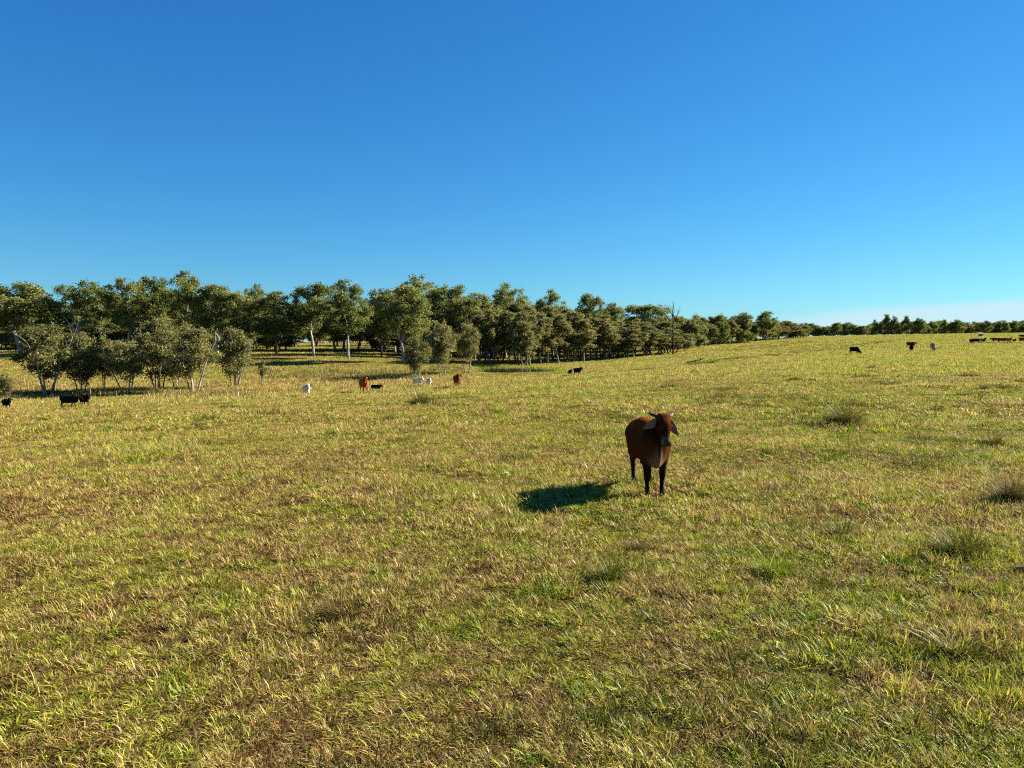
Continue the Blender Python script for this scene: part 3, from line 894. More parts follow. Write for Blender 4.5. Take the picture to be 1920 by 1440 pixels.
# ------------------------------------------------------------------ pond and rushes
def water_material():
    m, nt, N, L = new_mat('pond_water')
    bs = N.new('ShaderNodeBsdfPrincipled')
    bs.inputs['Base Color'].default_value = (.02, .022, .012, 1); bs.inputs['Roughness'].default_value = .06
    bs.inputs['IOR'].default_value = 1.33
    tcn = N.new('ShaderNodeTexCoord')
    a = noise_node(N, L, tcn.outputs['Object'], 2.5, 3)
    bp = N.new('ShaderNodeBump'); bp.inputs['Strength'].default_value = .08; bp.inputs['Distance'].default_value = .05
    L.new(a, bp.inputs['Height']); L.new(bp.outputs[0], bs.inputs['Normal'])
    out = N.new('ShaderNodeOutputMaterial'); L.new(bs.outputs[0], out.inputs[0])
    return m
px, py, prx, pry, pw = POND
n = 48
vv = [(px, py, pw)] + [(px + prx * 1.12 * math.cos(a) * (1 + .06 * math.sin(3 * a)), py + pry * 1.12 * math.sin(a) * (1 + .05 * math.cos(4 * a)), pw) for a in np.linspace(0, 2 * math.pi, n, endpoint=False)]
o = obj('pond', mesh_np('pond', np.array(vv), [(0, k + 1, (k + 1) % n + 1) for k in range(n)], water_material(), False))
tag(o, 'small dark farm pond in front of the paperbark grove', 'pond', kind='structure')

def blade_mass(name, pts, ln, wd, mat, label, cat, tone=.6, lean=(.05, .5)):
    n = len(pts)
    col = np.zeros((n, 3)); col[:, 0] = np.clip(rng.normal(tone, .14, n), 0, 1); col[:, 1] = rng.uniform(0, 1, n)
    V, Fc, C = blades(n, pts, rng.uniform(0, 6.28, n), rng.uniform(*lean, n), ln * rng.lognormal(0, .3, n), wd * rng.uniform(.6, 1.4, n), col, 2, .3)
    o = obj(name, mesh_np(name, V, Fc, mat, False, C))
    tag(o, label, cat, kind='stuff')
a = rng.uniform(-.35, 3.5, 2600); rr = rng.uniform(1.02, 1.32, 2600) + (rng.uniform(0, 1, 2600) < .12) * rng.uniform(-.45, 0, 2600)
X = px + prx * rr * np.cos(a); Yp = py + pry * rr * np.sin(a)
blade_mass('reeds', np.stack([X, Yp, np.maximum(height(X, Yp), pw - .2)], 1), np.full(2600, .34), np.full(2600, .05), M_GRASS, 'green reeds growing round and in the pond', 'reeds', .74, (.02, .3))
# rank sedge along the gully floor, its blades darkened to imitate the gully shadow
SX, SY = [], []
for k in range(170):
    u = rng.uniform(-60, 480) if k % 3 == 0 else rng.uniform(500, 800); v = rng.uniform(735, 745) if u < 480 else rng.uniform(698, 713)
    x, y = ground_at(u, v)
    n = int(rng.uniform(25, 70)); s = rng.uniform(.3, .8)
    SX.append(rng.normal(x, s * 1.6, n)); SY.append(rng.normal(y, s, n))
SX = np.concatenate(SX); SY = np.concatenate(SY)
blade_mass('sedge', np.stack([SX, SY, height(SX, SY)], 1), np.full(len(SX), .55), np.full(len(SX), .07), M_SEDGE_SHADE, 'brown-green sedge along the gully floor, darkened in place of the gully shadow', 'sedge', .52, (.05, .8))

# ------------------------------------------------------------------ tussocks that stand out of the pasture
def tussock(u, v, w_px, h_px, label, tone, n=260, mat=None):
    x, y = ground_at(u, v); z = float(height(x, y))
    R = w_px / F * y / 2 * 1.15; H = h_px / F * y * 1.1; n = int(n * 3.4)
    a = rng.uniform(0, 6.28, n); q = np.sqrt(rng.uniform(0, 1, n))
    lump = 1 + .35 * np.sin(a * 2 + u) * rng.uniform(.3, 1)
    r = R * .72 * q * lump
    pts = np.stack([r * np.cos(a), r * np.sin(a) * .8, np.full(n, -.03)], 1)
    col = np.zeros((n, 3)); col[:, 0] = np.clip(rng.normal(tone, .15, n), 0, 1); col[:, 1] = rng.uniform(0, 1, n)
    V, Fc, C = blades(n, pts, a + rng.normal(0, 1.7, n), .15 + rng.uniform(0, .5, n) + .7 * q * rng.uniform(.3, 1.3, n), H * rng.lognormal(-.1, .38, n) * (1.15 - .65 * q),
                      np.full(n, max(.008, y / 747 * .45)) * rng.uniform(.6, 1.4, n), col, 3, .38)
    o = obj('grass_tussock', mesh_np('grass_tussock', V, Fc, mat or M_TUSSOCK, False, C))
    o.location = (x, y, z)
    tag(o, label, 'tussock', 'tussocks standing out of the pasture')
tussock(1582, 797, 46, 46, 'big dark rounded tussock standing alone right of the brown cow', .5, 520)
tussock(787, 760, 24, 28, 'dark leaning tussock in the open grass below the white cattle', .62)
tussock(1851, 775, 30, 16, 'low dark tussock near the right edge, level with the big rounded one', .55)
tussock(1843, 733, 20, 14, 'small dark tussock higher up near the right edge', .58)
tussock(1632, 693, 18, 10, 'small wispy tussock below the grazing black cow on the right', .5)
tussock(1752, 772, 40, 14, 'flat grey-green tussock between the big one and the right edge', .6)
tussock(1452, 801, 26, 10, 'flat dark tussock right of the brown cow', .45)
tussock(1865, 835, 44, 26, 'dark weedy tussock at the right edge below the low one', .5)
tussock(1902, 945, 70, 66, 'tall brown weedy tussock at the right edge of the photo', .38, 420)
tussock(1800, 1045, 90, 62, 'dense dark green tussock low on the right', .66, 480)
tussock(1575, 1008, 60, 36, 'dark tussock below the big rounded one', .6, 360)
tussock(1450, 1075, 90, 44, 'bright green leafy tussock right of and below the brown cow', .80, 460, M_GRASS)
tussock(1145, 1088, 60, 40, 'dark olive tussock in the foreground below the brown cow', .66, 380)
tussock(1195, 1030, 70, 26, 'flat brownish tussock in front of the brown cow', .42, 320)
tussock(425, 1160, 70, 34, 'bright green tussock in the left foreground', .82, 320, M_GRASS)
tussock(640, 1158, 70, 44, 'dry brown tussock hollowed at its foot in the left foreground', .22, 360)
tussock(1800, 1230, 90, 56, 'brown and green tussock low in the right foreground', .45, 420)

# cow pats lying in the grass
def cow_pat(u, v, label):
    x, y = ground_at(u, v); z = float(height(x, y))
    n = 18; V = []
    for (r, h) in ((.7, -.02), (.68, .015), (.5, .03), (.25, .035)):
        for k in range(n):
            a = 2 * math.pi * k / n; q = r * (.13 + .02 * math.sin(2 * a + u) + .012 * math.sin(5 * a))
            V.append((q * math.cos(a), q * math.sin(a), h + .006 * math.sin(4 * a + r * 9)))
    V.append((0, 0, .035)); Fc = []
    for i in range(3):
        for k in range(n): Fc.append((i * n + k, i * n + (k + 1) % n, (i + 1) * n + (k + 1) % n, (i + 1) * n + k))
    for k in range(n): Fc.append((3 * n + k, 3 * n + (k + 1) % n, 4 * n))
    o = obj('cow_pat', mesh_np('cow_pat', np.array(V), Fc, bpy.data.materials.get('dung') or bark_material('dung', (.012, .007, .003), (.028, .016, .007), (.05, .03, .014), 30)))
    o.location = (x, y, z)
    tag(o, label, 'cow pat', 'cow pats in the grass')
cow_pat(1414, 1154, 'dark round cow pat in the grass right of centre in the foreground')
cow_pat(1462, 1226, 'dark cow pat in a grassy hollow, nearer of the two')

# ------------------------------------------------------------------ cattle: one continuous surface grown round a skeleton
def surface_nets(Fd, origin, h):
    nx, ny, nz_ = Fd.shape
    ins = Fd < 0
    corners = [(i, j, k) for i in (0, 1) for j in (0, 1) for k in (0, 1)]
    sub = lambda A, c: A[c[0]:nx - 1 + c[0], c[1]:ny - 1 + c[1], c[2]:nz_ - 1 + c[2]]
    cnt_ = sum(sub(ins, c).astype(int) for c in corners)
    act = (cnt_ > 0) & (cnt_ < 8)
    ids = -np.ones(act.shape, int); ids[act] = np.arange(act.sum())
    I = np.argwhere(act)
    acc = np.zeros((len(I), 3)); num = np.zeros(len(I))
    for a in range(8):
        for b in range(a + 1, 8):
            ca, cb = corners[a], corners[b]
            if sum(abs(p - q) for p, q in zip(ca, cb)) != 1: continue
            fa = Fd[I[:, 0] + ca[0], I[:, 1] + ca[1], I[:, 2] + ca[2]]; fb = Fd[I[:, 0] + cb[0], I[:, 1] + cb[1], I[:, 2] + cb[2]]
            m = (fa < 0) != (fb < 0)
            t = np.where(m, fa / np.where(m, fa - fb, 1), 0)
            p = np.array(ca)[None] + t[:, None] * (np.array(cb) - np.array(ca))[None]
            acc[m] += p[m]; num[m] += 1
    V = (I + acc / num[:, None]) * h + origin
    faces = []
    for ax in range(3):
        o1, o2 = [(1, 2), (2, 0), (0, 1)][ax]
        sl0 = [slice(1, -1)] * 3; sl1 = [slice(1, -1)] * 3
        sl0[ax] = slice(0, -1); sl1[ax] = slice(1, None)
        A, B = ins[tuple(sl0)], ins[tuple(sl1)]
        E_ = np.argwhere(A != B)
        off = np.array([1, 1, 1]); off[ax] = 0
        flip = A[tuple(E_.T)]
        E_ = E_ + off
        d1 = np.zeros(3, int); d1[o1] = 1; d2 = np.zeros(3, int); d2[o2] = 1
        g = lambda q: ids[q[:, 0], q[:, 1], q[:, 2]]
        q = np.stack([g(E_ - d1 - d2), g(E_ - d2), g(E_), g(E_ - d1)], 1)
        q[~flip] = q[~flip][:, ::-1]
        faces.append(q)
    return V, np.concatenate(faces)

def cone(a, b, ra, rb, col, k=.05): return ('c', np.array(a, float), np.array(b, float), ra, rb, col, k)
def ell(c, r, col, k=.06): return ('e', np.array(c, float), np.array(r, float), 0, 0, col, k)

def prim_dist(pr, P):
    if pr[0] == 'c':
        a, b, ra, rb = pr[1:5]; ba = b - a
        t = np.clip(((P - a) @ ba) / (ba @ ba), 0, 1)
        return np.linalg.norm(P - a - t[..., None] * ba, axis=-1) - (ra + (rb - ra) * t)
    c, r = pr[1], pr[2]; q = P - c
    k0 = np.linalg.norm(q / r, axis=-1); k1 = np.linalg.norm(q / (r * r), axis=-1)
    return k0 * (k0 - 1) / np.maximum(k1, 1e-6)

def grow(prims, h, smooth_it=2):
    lo = np.full(3, 1e9); hi = np.full(3, -1e9)
    for p in prims:
        if p[0] == 'c':
            r = max(p[3], p[4])
            for e in (p[1], p[2]): lo = np.minimum(lo, e - r); hi = np.maximum(hi, e + r)
        else:
            lo = np.minimum(lo, p[1] - p[2]); hi = np.maximum(hi, p[1] + p[2])
    lo -= .08; hi += .08
    ax = [np.arange(lo[i], hi[i], h) for i in range(3)]
    G = np.stack(np.meshgrid(*ax, indexing='ij'), -1)
    D = None
    for p in prims:
        d = prim_dist(p, G)
        if D is None: D = d
        else:
            k = p[6]; t = np.clip(.5 + .5 * (D - d) / k, 0, 1)
            D = D * (1 - t) + d * t - k * t * (1 - t)
    V, Q = surface_nets(D, lo, h)
    W = np.stack([np.exp(-np.clip(prim_dist(p, V), -.2, 5) / .022) for p in prims], 1)
    W /= W.sum(1, keepdims=True)
    return V, Q, W

COLS = ['body', 'back', 'neck', 'face', 'fore', 'muzzle', 'nose', 'leg', 'hoof', 'belly', 'brisket', 'tail', 'inner']
def head_frame(poll, pitch, yaw, roll=0):
    m = np.array([math.sin(yaw) * math.cos(pitch), -math.cos(yaw) * math.cos(pitch), -math.sin(pitch)])
    s_ = np.array([math.cos(yaw), math.sin(yaw), 0]); n_ = np.cross(m, s_); n_ = n_ if n_[2] > 0 or pitch > 1.3 else -n_
    if n_ @ np.array([math.sin(yaw), -math.cos(yaw), 1]) < 0: n_ = -n_
    c, s2 = math.cos(roll), math.sin(roll)
    s_, n_ = s_ * c + n_ * s2, n_ * c - s_ * s2
    return np.array(poll, float), m, s_, n_

def cattle_prims(pose='stand', head=None, hs=1.0, neck_from=(0, -.50, 1.0)):
    P = []
    lz = -.36 if pose == 'lie' else 0
    B = lambda *q: (q[0], q[1], q[2] + lz)
    P += [ell(B(0, .10, .86), (.285, .70, .335), 'body'),
          ell(B(0, .16, .745), (.295, .50, .235), 'body', .08),
          ell(B(0, -.40, .86), (.235, .30, .335), 'body', .09),
          ell(B(0, .56, .95), (.245, .30, .255), 'body', .09),
          ell(B(0, .12, 1.10), (.17, .60, .105), 'back', .09),
          ell(B(0, -.40, 1.16), (.085, .19, .115), 'back', .08),
          ell(B(.165, .50, 1.08), (.07, .09, .07), 'back', .08), ell(B(-.165, .50, 1.08), (.07, .09, .07), 'back', .08),
          ell(B(0, .18, .60), (.17, .38, .10), 'belly', .08),
          ell(B(0, -.50, .66), (.12, .16, .18), 'brisket', .09),
          ell(B(0, .52, .55), (.10, .11, .09), 'belly', .06)]
    o, m, s_, n_ = head
    nf = np.array(B(*neck_from))
    P += [cone(nf, o + m * .10 - n_ * .07, .20, .098, 'neck', .11),
          cone(nf + [0, -.02, -.20], o + m * .14 - n_ * .10, .15, .07, 'neck', .09),
          ell((nf + [0, -.10, -.30]) * .55 + (o - n_ * .2) * .45 * 1.0 - np.array([0, 0, .10]), (.035, .15, .20), 'neck', .05),
          ell(nf + [0, -.12, -.33], (.042, .12, .17), 'brisket', .06)]
    H = lambda a, b=0, c=0: o + (m * a + s_ * b + n_ * c) * hs
    P += [cone(H(.02, -.042, -.03), H(.17, -.040, -.03), .082 * hs, .080 * hs, 'fore', .05), cone(H(.02, .042, -.03), H(.17, .040, -.03), .082 * hs, .080 * hs, 'fore', .05),
          cone(H(.16, 0, -.015), H(.42, 0, -.03), .088 * hs, .056 * hs, 'face', .06),
          cone(H(.14, 0, -.11), H(.39, 0, -.08), .075 * hs, .050 * hs, 'face', .05),
          cone(H(.10, -.06, -.08), H(.26, -.045, -.07), .070 * hs, .05 * hs, 'face', .04), cone(H(.10, .06, -.08), H(.26, .045, -.07), .070 * hs, .05 * hs, 'face', .04),
          cone(H(.155, -.108, .000), H(.175, -.095, .0), .030 * hs, .030 * hs, 'face', .025), cone(H(.155, .108, .000), H(.175, .095, .0), .030 * hs, .030 * hs, 'face', .025),
          cone(H(.425, -.034, -.055), H(.425, .034, -.055), .058 * hs, .058 * hs, 'muzzle', .03),
          cone(H(.462, -.034, -.030), H(.462, .034, -.030), .052 * hs, .052 * hs, 'nose', .02),
          cone(H(-.02, -.065, -.03), H(-.02, .065, -.03), .066 * hs, .066 * hs, 'fore', .04)]
    if pose == 'lie':
        for sx in (-1, 1):
            P += [cone((sx * .2, -.42, .36), (sx * .24, -.60, .13), .11, .07, 'leg', .06), cone((sx * .24, -.60, .11), (sx * .2, -.30, .07), .06, .045, 'leg', .04),
                  cone((sx * .22, .52, .40), (sx * .30, .25, .20), .17, .11, 'body', .08), cone((sx * .30, .25, .14), (sx * .32, .60, .08), .08, .045, 'leg', .05)]
        P += [cone((0, .82, .62), (.12, .92, .15), .03, .02, 'tail', .03)]
        return P
    off = {'stand': (0, 0, 0, 0), 'walk': (.16, -.12, -.13, .17), 'main': (-.02, .03, .10, -.09)}[pose]
    for sx, df, dh in ((-1, off[0], off[2]), (1, off[1], off[3])):
        P += [cone((sx * .155, -.40, .86), (sx * .155, -.37, .60), .135, .085, 'body', .09),
              cone((sx * .150, -.37, .62), (sx * .142, -.41 + df * .5, .36), .078, .052, 'leg', .05),
              cone((sx * .142, -.41 + df * .5, .37), (sx * .140, -.405 + df * .5, .31), .054, .050, 'leg', .02),
              cone((sx * .140, -.405 + df * .5, .32), (sx * .135, -.40 + df, .11), .044, .034, 'leg', .02),
              cone((sx * .135, -.40 + df, .12), (sx * .135, -.425 + df, .075), .040, .040, 'leg', .02),
              cone((sx * .135, -.43 + df, .055), (sx * .135, -.445 + df, .025), .046, .052, 'hoof', .015),
              cone((sx * .155, .60, .92), (sx * .170, .50, .62), .19, .125, 'body', .09),
              cone((sx * .170, .50, .64), (sx * .150, .74 + dh * .6, .43), .110, .058, 'inner', .06),
              cone((sx * .150, .74 + dh * .6, .44), (sx * .145, .71 + dh * .85, .33), .052, .042, 'leg', .02),
              cone((sx * .145, .71 + dh * .85, .34), (sx * .140, .67 + dh, .12), .042, .035, 'leg', .02),
              cone((sx * .140, .67 + dh, .12), (sx * .140, .645 + dh, .075), .040, .040, 'leg', .02),
              cone((sx * .140, .64 + dh, .055), (sx * .140, .63 + dh, .025), .046, .052, 'hoof', .015)]
    P += [cone((0, .83, 1.06), (.02, .90, .86), .036, .024, 'tail', .04), cone((.02, .90, .86), (.03, .88, .52), .022, .018, 'tail', .02),
          cone((.03, .88, .54), (.03, .87, .34), .030, .022, 'tail', .02)]
    return P

def ear_mesh(root, along, width_dir, ln, wd, cup, nseg=9, nw=6):
    """leaf-shaped hanging ear with two skins; returns verts, quads, is_inner"""
    along = np.array(along, float); width_dir = np.array(width_dir, float)
    along /= np.linalg.norm(along); width_dir -= along * (along @ width_dir); width_dir /= np.linalg.norm(width_dir)
    nrm = np.cross(along, width_dir)
    V = []; inn = []
    for side in (0, 1):
        for i in range(nseg + 1):
            t = i / nseg
            w = wd * (.30 + .70 * math.sin(math.pi * min(1, t * 1.02 + .10)) ** .75) * (1 if t < .93 else .72) * (1 - .12 * t)
            if i == nseg: w = wd * .18
            for j in range(nw + 1):
                q = (j / nw - .5)
                c = cup * (4 * q * q) * (1 - .5 * t)
                p = np.array(root) + along * ln * t + width_dir * w * q * 2 * .5 + nrm * (c * wd - side * .011) + np.array([0, 0, -.06 * t * t * ln])
                V.append(p); inn.append(side == 0)
    n1 = (nseg + 1) * (nw + 1); Q = []
    idx = lambda s_, i, j: s_ * n1 + i * (nw + 1) + j
    for i in range(nseg):
        for j in range(nw):
            Q.append((idx(0, i, j), idx(0, i, j + 1), idx(0, i + 1, j + 1), idx(0, i + 1, j)))
            Q.append((idx(1, i, j), idx(1, i + 1, j), idx(1, i + 1, j + 1), idx(1, i, j + 1)))
        for j in (0, nw):
            Q.append((idx(0, i, j), idx(0, i + 1, j), idx(1, i + 1, j), idx(1, i, j)))
    for j in range(nw):
        Q.append((idx(0, nseg, j), idx(0, nseg, j + 1), idx(1, nseg, j + 1), idx(1, nseg, j)))
    return np.array(V), np.array(Q), np.array(inn)

def hide_material():
    m, nt, N, L = new_mat('cattle_hide')
    at_ = N.new('ShaderNodeAttribute'); at_.attribute_name = 'col'
    tcn = N.new('ShaderNodeTexCoord')
    a = noise_node(N, L, tcn.outputs['Object'], 9, 4, .6)
    mpn = N.new('ShaderNodeMapping'); mpn.inputs['Scale'].default_value = (90, 90, 22); L.new(tcn.outputs['Object'], mpn.inputs[0])
    b = noise_node(N, L, mpn.outputs[0], 1.6, 3, .6)
    hv = N.new('ShaderNodeHueSaturation'); L.new(at_.outputs['Color'], hv.inputs['Color'])
    L.new(math_node(N, L, 'MULTIPLY_ADD', a, .5, math_node(N, L, 'MULTIPLY_ADD', b, .5, .5)), hv.inputs['Value'])
    bs = N.new('ShaderNodeBsdfPrincipled'); bs.inputs['Roughness'].default_value = .62
    bs.inputs['Specular IOR Level'].default_value = .0
    bs.inputs['Sheen Weight'].default_value = .0
    L.new(hv.outputs[0], bs.inputs['Base Color'])
    bp = N.new('ShaderNodeBump'); bp.inputs['Strength'].default_value = .35; bp.inputs['Distance'].default_value = .012
    L.new(b, bp.inputs['Height']); L.new(bp.outputs[0], bs.inputs['Normal'])
    out = N.new('ShaderNodeOutputMaterial'); L.new(bs.outputs[0], out.inputs[0])
    return m
M_HIDE = hide_material()
def plain(name, col, rough=.5, spec=.4):
    m, nt, N, L = new_mat(name)
    tcn = N.new('ShaderNodeTexCoord'); a = noise_node(N, L, tcn.outputs['Object'], 40, 3)
    r = ramp(N, [(.3, tuple(c * .75 for c in col)), (.7, col)]); L.new(a, r.inputs[0])
    bs = N.new('ShaderNodeBsdfPrincipled'); bs.inputs['Roughness'].default_value = rough; bs.inputs['Specular IOR Level'].default_value = spec
    L.new(r.outputs[0], bs.inputs['Base Color'])
    out = N.new('ShaderNodeOutputMaterial'); L.new(bs.outputs[0], out.inputs[0])
    return m
M_HORN = plain('horn', (.03, .024, .020), .7, .1); M_HORN_PALE = plain('pale_horn_tip', (.34, .27, .18), .6, .15); M_EYE = plain('eye', (.006, .005, .005), .5, .03)

def palette(body, back=None, neck=None, face=None, fore=None, muzzle=None, nose=(.014, .009, .007), leg=None, hoof=(.015, .013, .012), belly=None, brisket=None, tail=None, inner=None, ear_in=None, ear_out=None):
    p = dict(body=body, back=back or body, neck=neck or body, face=face or body, fore=fore or body, muzzle=muzzle or body, nose=nose, leg=leg or body,
             hoof=hoof, belly=belly or body, brisket=brisket or body, tail=tail or body, inner=inner or body)
    p['ear_in'] = ear_in or body; p['ear_out'] = ear_out or body
    return p
PAL = {
 'main': palette((0.066, 0.0195, 0.0062), back=(0.165, 0.046, 0.012), neck=(0.0144, 0.00576, 0.00252), face=(0.01152, 0.00504, 0.00288), fore=(0.0792, 0.02232, 0.0072), muzzle=(0.30, 0.185, 0.11),  # back and forehead painted redder and lighter, as if lit by the sun
                 leg=(0.01152, 0.0072, 0.00576), belly=(0.144, 0.0864, 0.0504), brisket=(0.1584, 0.0972, 0.0576), tail=(0.0144, 0.00864, 0.0072), inner=(0.0432, 0.01584, 0.0072), ear_in=(0.22, 0.12, 0.07), ear_out=(0.0216, 0.00864, 0.00504)),
 'black': palette((0.00864, 0.00792, 0.00792)),
 'white': palette((.70, .61, .45), muzzle=(0.072, 0.0648, 0.0612), neck=(.58, .50, .37), leg=(.52, .44, .33), ear_in=(0.0864, 0.072, 0.0648), ear_out=(0.1008, 0.0864, 0.0792)),
 'red': palette((0.30, 0.078, 0.018), neck=(0.1584, 0.04464, 0.01584), face=(0.216, 0.072, 0.0288), leg=(0.1584, 0.0504, 0.0216), belly=(0.36, 0.2592, 0.18), ear_in=(0.1008, 0.036, 0.018), ear_out=(0.0864, 0.0288, 0.0144)),
 'darkred': palette((0.144, 0.0396, 0.01584), neck=(0.072, 0.0216, 0.01008), face=(0.1152, 0.036, 0.018), leg=(0.0504, 0.018, 0.01008)),
 'brown': palette((0.054, 0.0216, 0.01296)),
 'cream': palette((0.396, 0.3384, 0.2376), muzzle=(0.0576, 0.0504, 0.0432), leg=(0.1584, 0.1224, 0.0864), neck=(0.2016, 0.1584, 0.108), face=(0.072, 0.0576, 0.0432)),
 'grey': palette((0.3024, 0.3024, 0.3024), neck=(0.1152, 0.1152, 0.1152), face=(0.072, 0.072, 0.072), leg=(0.144, 0.144, 0.144)),
}

def cattle_geo(pose, head, h, hs=1.0, ears=None, neck_from=(0, -.50, 1.0)):
    prims = cattle_prims(pose, head, hs, neck_from)
    V, Q, W = grow(prims, h)
    o, m, s_, n_ = head
    parts = []
    ears = ears or [(-1, .95, -.35), (1, .95, -.35)]
    for (sx, out_, down) in ears:
        root = o + (m * .045 + s_ * sx * .085 - n_ * .03) * hs
        al = s_ * sx * out_ + np.array([0, 0, 1.]) * down - n_ * .05 + m * .12
        wdir = np.array([0, 0, 1.]) * abs(out_) + s_ * sx * (-down) * 1.0 if True else m
        ev, eq, inn = ear_mesh(root, al, wdir * sx, .30 * hs, .14 * hs, .10 * 1)
        # the hollow side looks forward
        parts.append((ev, eq, inn))
    return prims, V, Q, W, parts

def cattle_mesh(name, geo, pal):
    prims, V, Q, W, parts = geo
    C = W @ np.array([pal[p[5]] for p in prims])
    vs_ = [V]; qs = [Q]; cs = [C]; n = len(V)
    for (ev, eq, inn) in parts:
        vs_.append(ev); qs.append(eq + n); n += len(ev)
        cs.append(np.where(inn[:, None], np.array(pal['ear_in'])[None], np.array(pal['ear_out'])[None]))
    me = mesh_np(name, np.concatenate(vs_), np.concatenate(qs), M_HIDE, True, np.concatenate(cs))
    bm = bmesh.new(); bm.from_mesh(me); bmesh.ops.recalc_face_normals(bm, faces=bm.faces)
    for _ in range(2):
        bmesh.ops.smooth_vert(bm, verts=bm.verts[:len(V)], factor=.5, use_axis_x=True, use_axis_y=True, use_axis_z=True)
    bm.to_mesh(me); bm.free()
    return me

# the brown cow in front: head up, looking at the camera
def main_cow():
    head = head_frame((.045, -.80, 1.345), math.radians(54), math.radians(3), math.radians(-6))
    geo = cattle_geo('main', head, .016, .98, ears=[(-1, 1.0, -.32), (1, .80, -.72)])
    o = obj('cow', cattle_mesh('cow', geo, PAL['main']))
    fx, fy = ground_at(1226, 930)
    o.location = (fx + .0, fy + .42, float(height(fx, fy + .42)) + .012)
    o.rotation_euler = (0, 0, math.radians(1.5)); o.scale = (.93, 1, 1)
    tag(o, 'dark brown humped cow with drooping ears standing closest, facing the camera', 'cow')
    p, m, s_, n_ = head
    for sx, ln, tip in ((-1, .145, M_HORN), (1, .10, M_HORN_PALE)):
        t = Tubes(); b0 = Vector(p + s_ * sx * .095 - n_ * .01 - m * .03)
        pts = [b0, b0 + Vector(s_ * sx * ln * .45 - m * .015), b0 + Vector(s_ * sx * ln * .8 - m * .035), b0 + Vector(s_ * sx * ln - m * .06 + n_ * .02)]
        t.add(pts, [.033, .028, .020, .007], 9)
        hn = obj('horn', t.mesh('horn', M_HORN if sx < 0 else tip), o)
        hn['label'] = 'dark horn pointing sideways' if sx < 0 else 'short horn with pale tip'
    for sx in (-1, 1):
        bm = bmesh.new(); bmesh.ops.create_uvsphere(bm, u_segments=12, v_segments=8, radius=.021)
        me = bpy.data.meshes.new('eye'); bm.to_mesh(me); bm.free(); me.materials.append(M_EYE)
        e = obj('eye', me, o); e.location = Vector(p + (m * .165 + s_ * sx * .122 + n_ * .008) * .98)
        bm = bmesh.new(); bmesh.ops.create_uvsphere(bm, u_segments=10, v_segments=6, radius=.013)
        me = bpy.data.meshes.new('nostril'); bm.to_mesh(me); bm.free(); me.materials.append(M_EYE)
        e = obj('nostril', me, o); e.location = Vector(p + (m * .500 + s_ * sx * .034 - n_ * .020) * .98); e.scale = (1, .6, 1.2)
main_cow()

HERD_H = .034
hf = head_frame((0, -.86, 1.34), math.radians(55), 0)
POSES = {
 'front': cattle_geo('walk', hf, HERD_H, 1.14),
 'look_left': cattle_geo('walk', head_frame((-.05, -.84, 1.33), math.radians(52), math.radians(-35)), HERD_H, 1.14),
 'graze': cattle_geo('stand', head_frame((0, -1.02, .52), math.radians(62), 0), HERD_H, neck_from=(0, -.52, .92)),
 'side': cattle_geo('walk', head_frame((0, -1.02, 1.16), math.radians(45), 0), HERD_H),
 'lie': cattle_geo('lie', head_frame((.05, -.86, .88), math.radians(45), math.radians(25)), HERD_H),
}
mesh_cache = {}
def animal(name, pose, pal, u, v, Y, h_px, face, label, cat='cow', group=None, sink=0.0):
    """face: heading in degrees, 0 = towards the camera, 90 = image right"""
    key = (pose, pal)
    if key not in mesh_cache: mesh_cache[key] = cattle_mesh('cattle', POSES[pose], PAL[pal])
    o = obj(name, mesh_cache[key])
    if Y is None: x, y = ground_at(u, v)
    else:
        g = on_ground(u, Y); x, y = g.x, g.y
    native = {'front': 1.42, 'look_left': 1.42, 'graze': 1.25, 'side': 1.30, 'lie': .98}[pose]
    sc_ = 1.1 * h_px / F * y / native
    o.location = (x, y, float(height(x, y)) + (.12 if y > 110 else .05) - sink)
    o.scale = (sc_,) * 3
    o.rotation_euler = (0, 0, math.radians(face) - math.atan2(x, y))
    tag(o, label, cat, group)
    return o
L_ = 'black cattle at the left'
W_ = 'cattle walking up from the gully'
R_ = 'cattle on the right-hand slope'
animal('cow', 'front', 'black', 13, 768, None, 20, 20, 'lone black cow at the left edge of the photo', group=L_)
animal('cow', 'side', 'black', 130, 767, None, 23, 62, 'black cow standing side-on, left of the black pair', group=L_)
animal('cow', 'front', 'black', 159, 763, None, 23, 22, 'black cow facing the camera with head up, right of the black pair', group=L_)
animal('cow', 'front', 'white', 575, 744, None, 23, 12, 'white cow with dark drooping ears standing alone', group=W_)
animal('cow', 'look_left', 'red', 683, 737, None, 28, 14, 'bright red-brown cow walking with head to the left', group=W_)
animal('calf', 'lie', 'black', 705, 733, None, 11, 60, 'black calf lying in the grass beside the bright red cow', 'calf', W_)
animal('cow', 'front', 'white', 783, 726, None, 17, 48, 'larger of two white cows, body turned to the right', group=W_)
animal('cow', 'front', 'white', 804, 727, None, 16, 14, 'smaller white cow just right of the larger white one', group=W_)
animal('cow', 'front', 'darkred', 857, 728, None, 24, 8, 'dark red cow facing the camera left of the pond', group=W_)
animal('calf', 'front', 'black', 1069, 706, None, 11, 15, 'small black calf left of a black cow in mid-field', 'calf', W_)
animal('cow', 'front', 'black', 1083, 706, None, 15, 42, 'black cow beside a small black calf in mid-field', group=W_)
animal('cow', 'graze', 'black', 1602, 665, None, 13, 60, 'black cow grazing alone on the right-hand slope', group=R_)
animal('cow', 'side', 'brown', 1707, 649, 170, 10, 88, 'dark brown cow standing side-on behind a black cow', group=R_)
animal('cow', 'front', 'black', 1709, 660, None, 13, 8, 'black cow standing in front of the dark brown one', group=R_)
animal('cow', 'graze', 'cream', 1749, 659, None, 14, 10, 'cream cow grazing head-on between the black cow and the mixed group', group=R_)
animal('cow', 'front', 'darkred', 1820, 643.5, 208, 8.5, 20, 'red cow at the left end of the mixed group on the slope', group=R_)
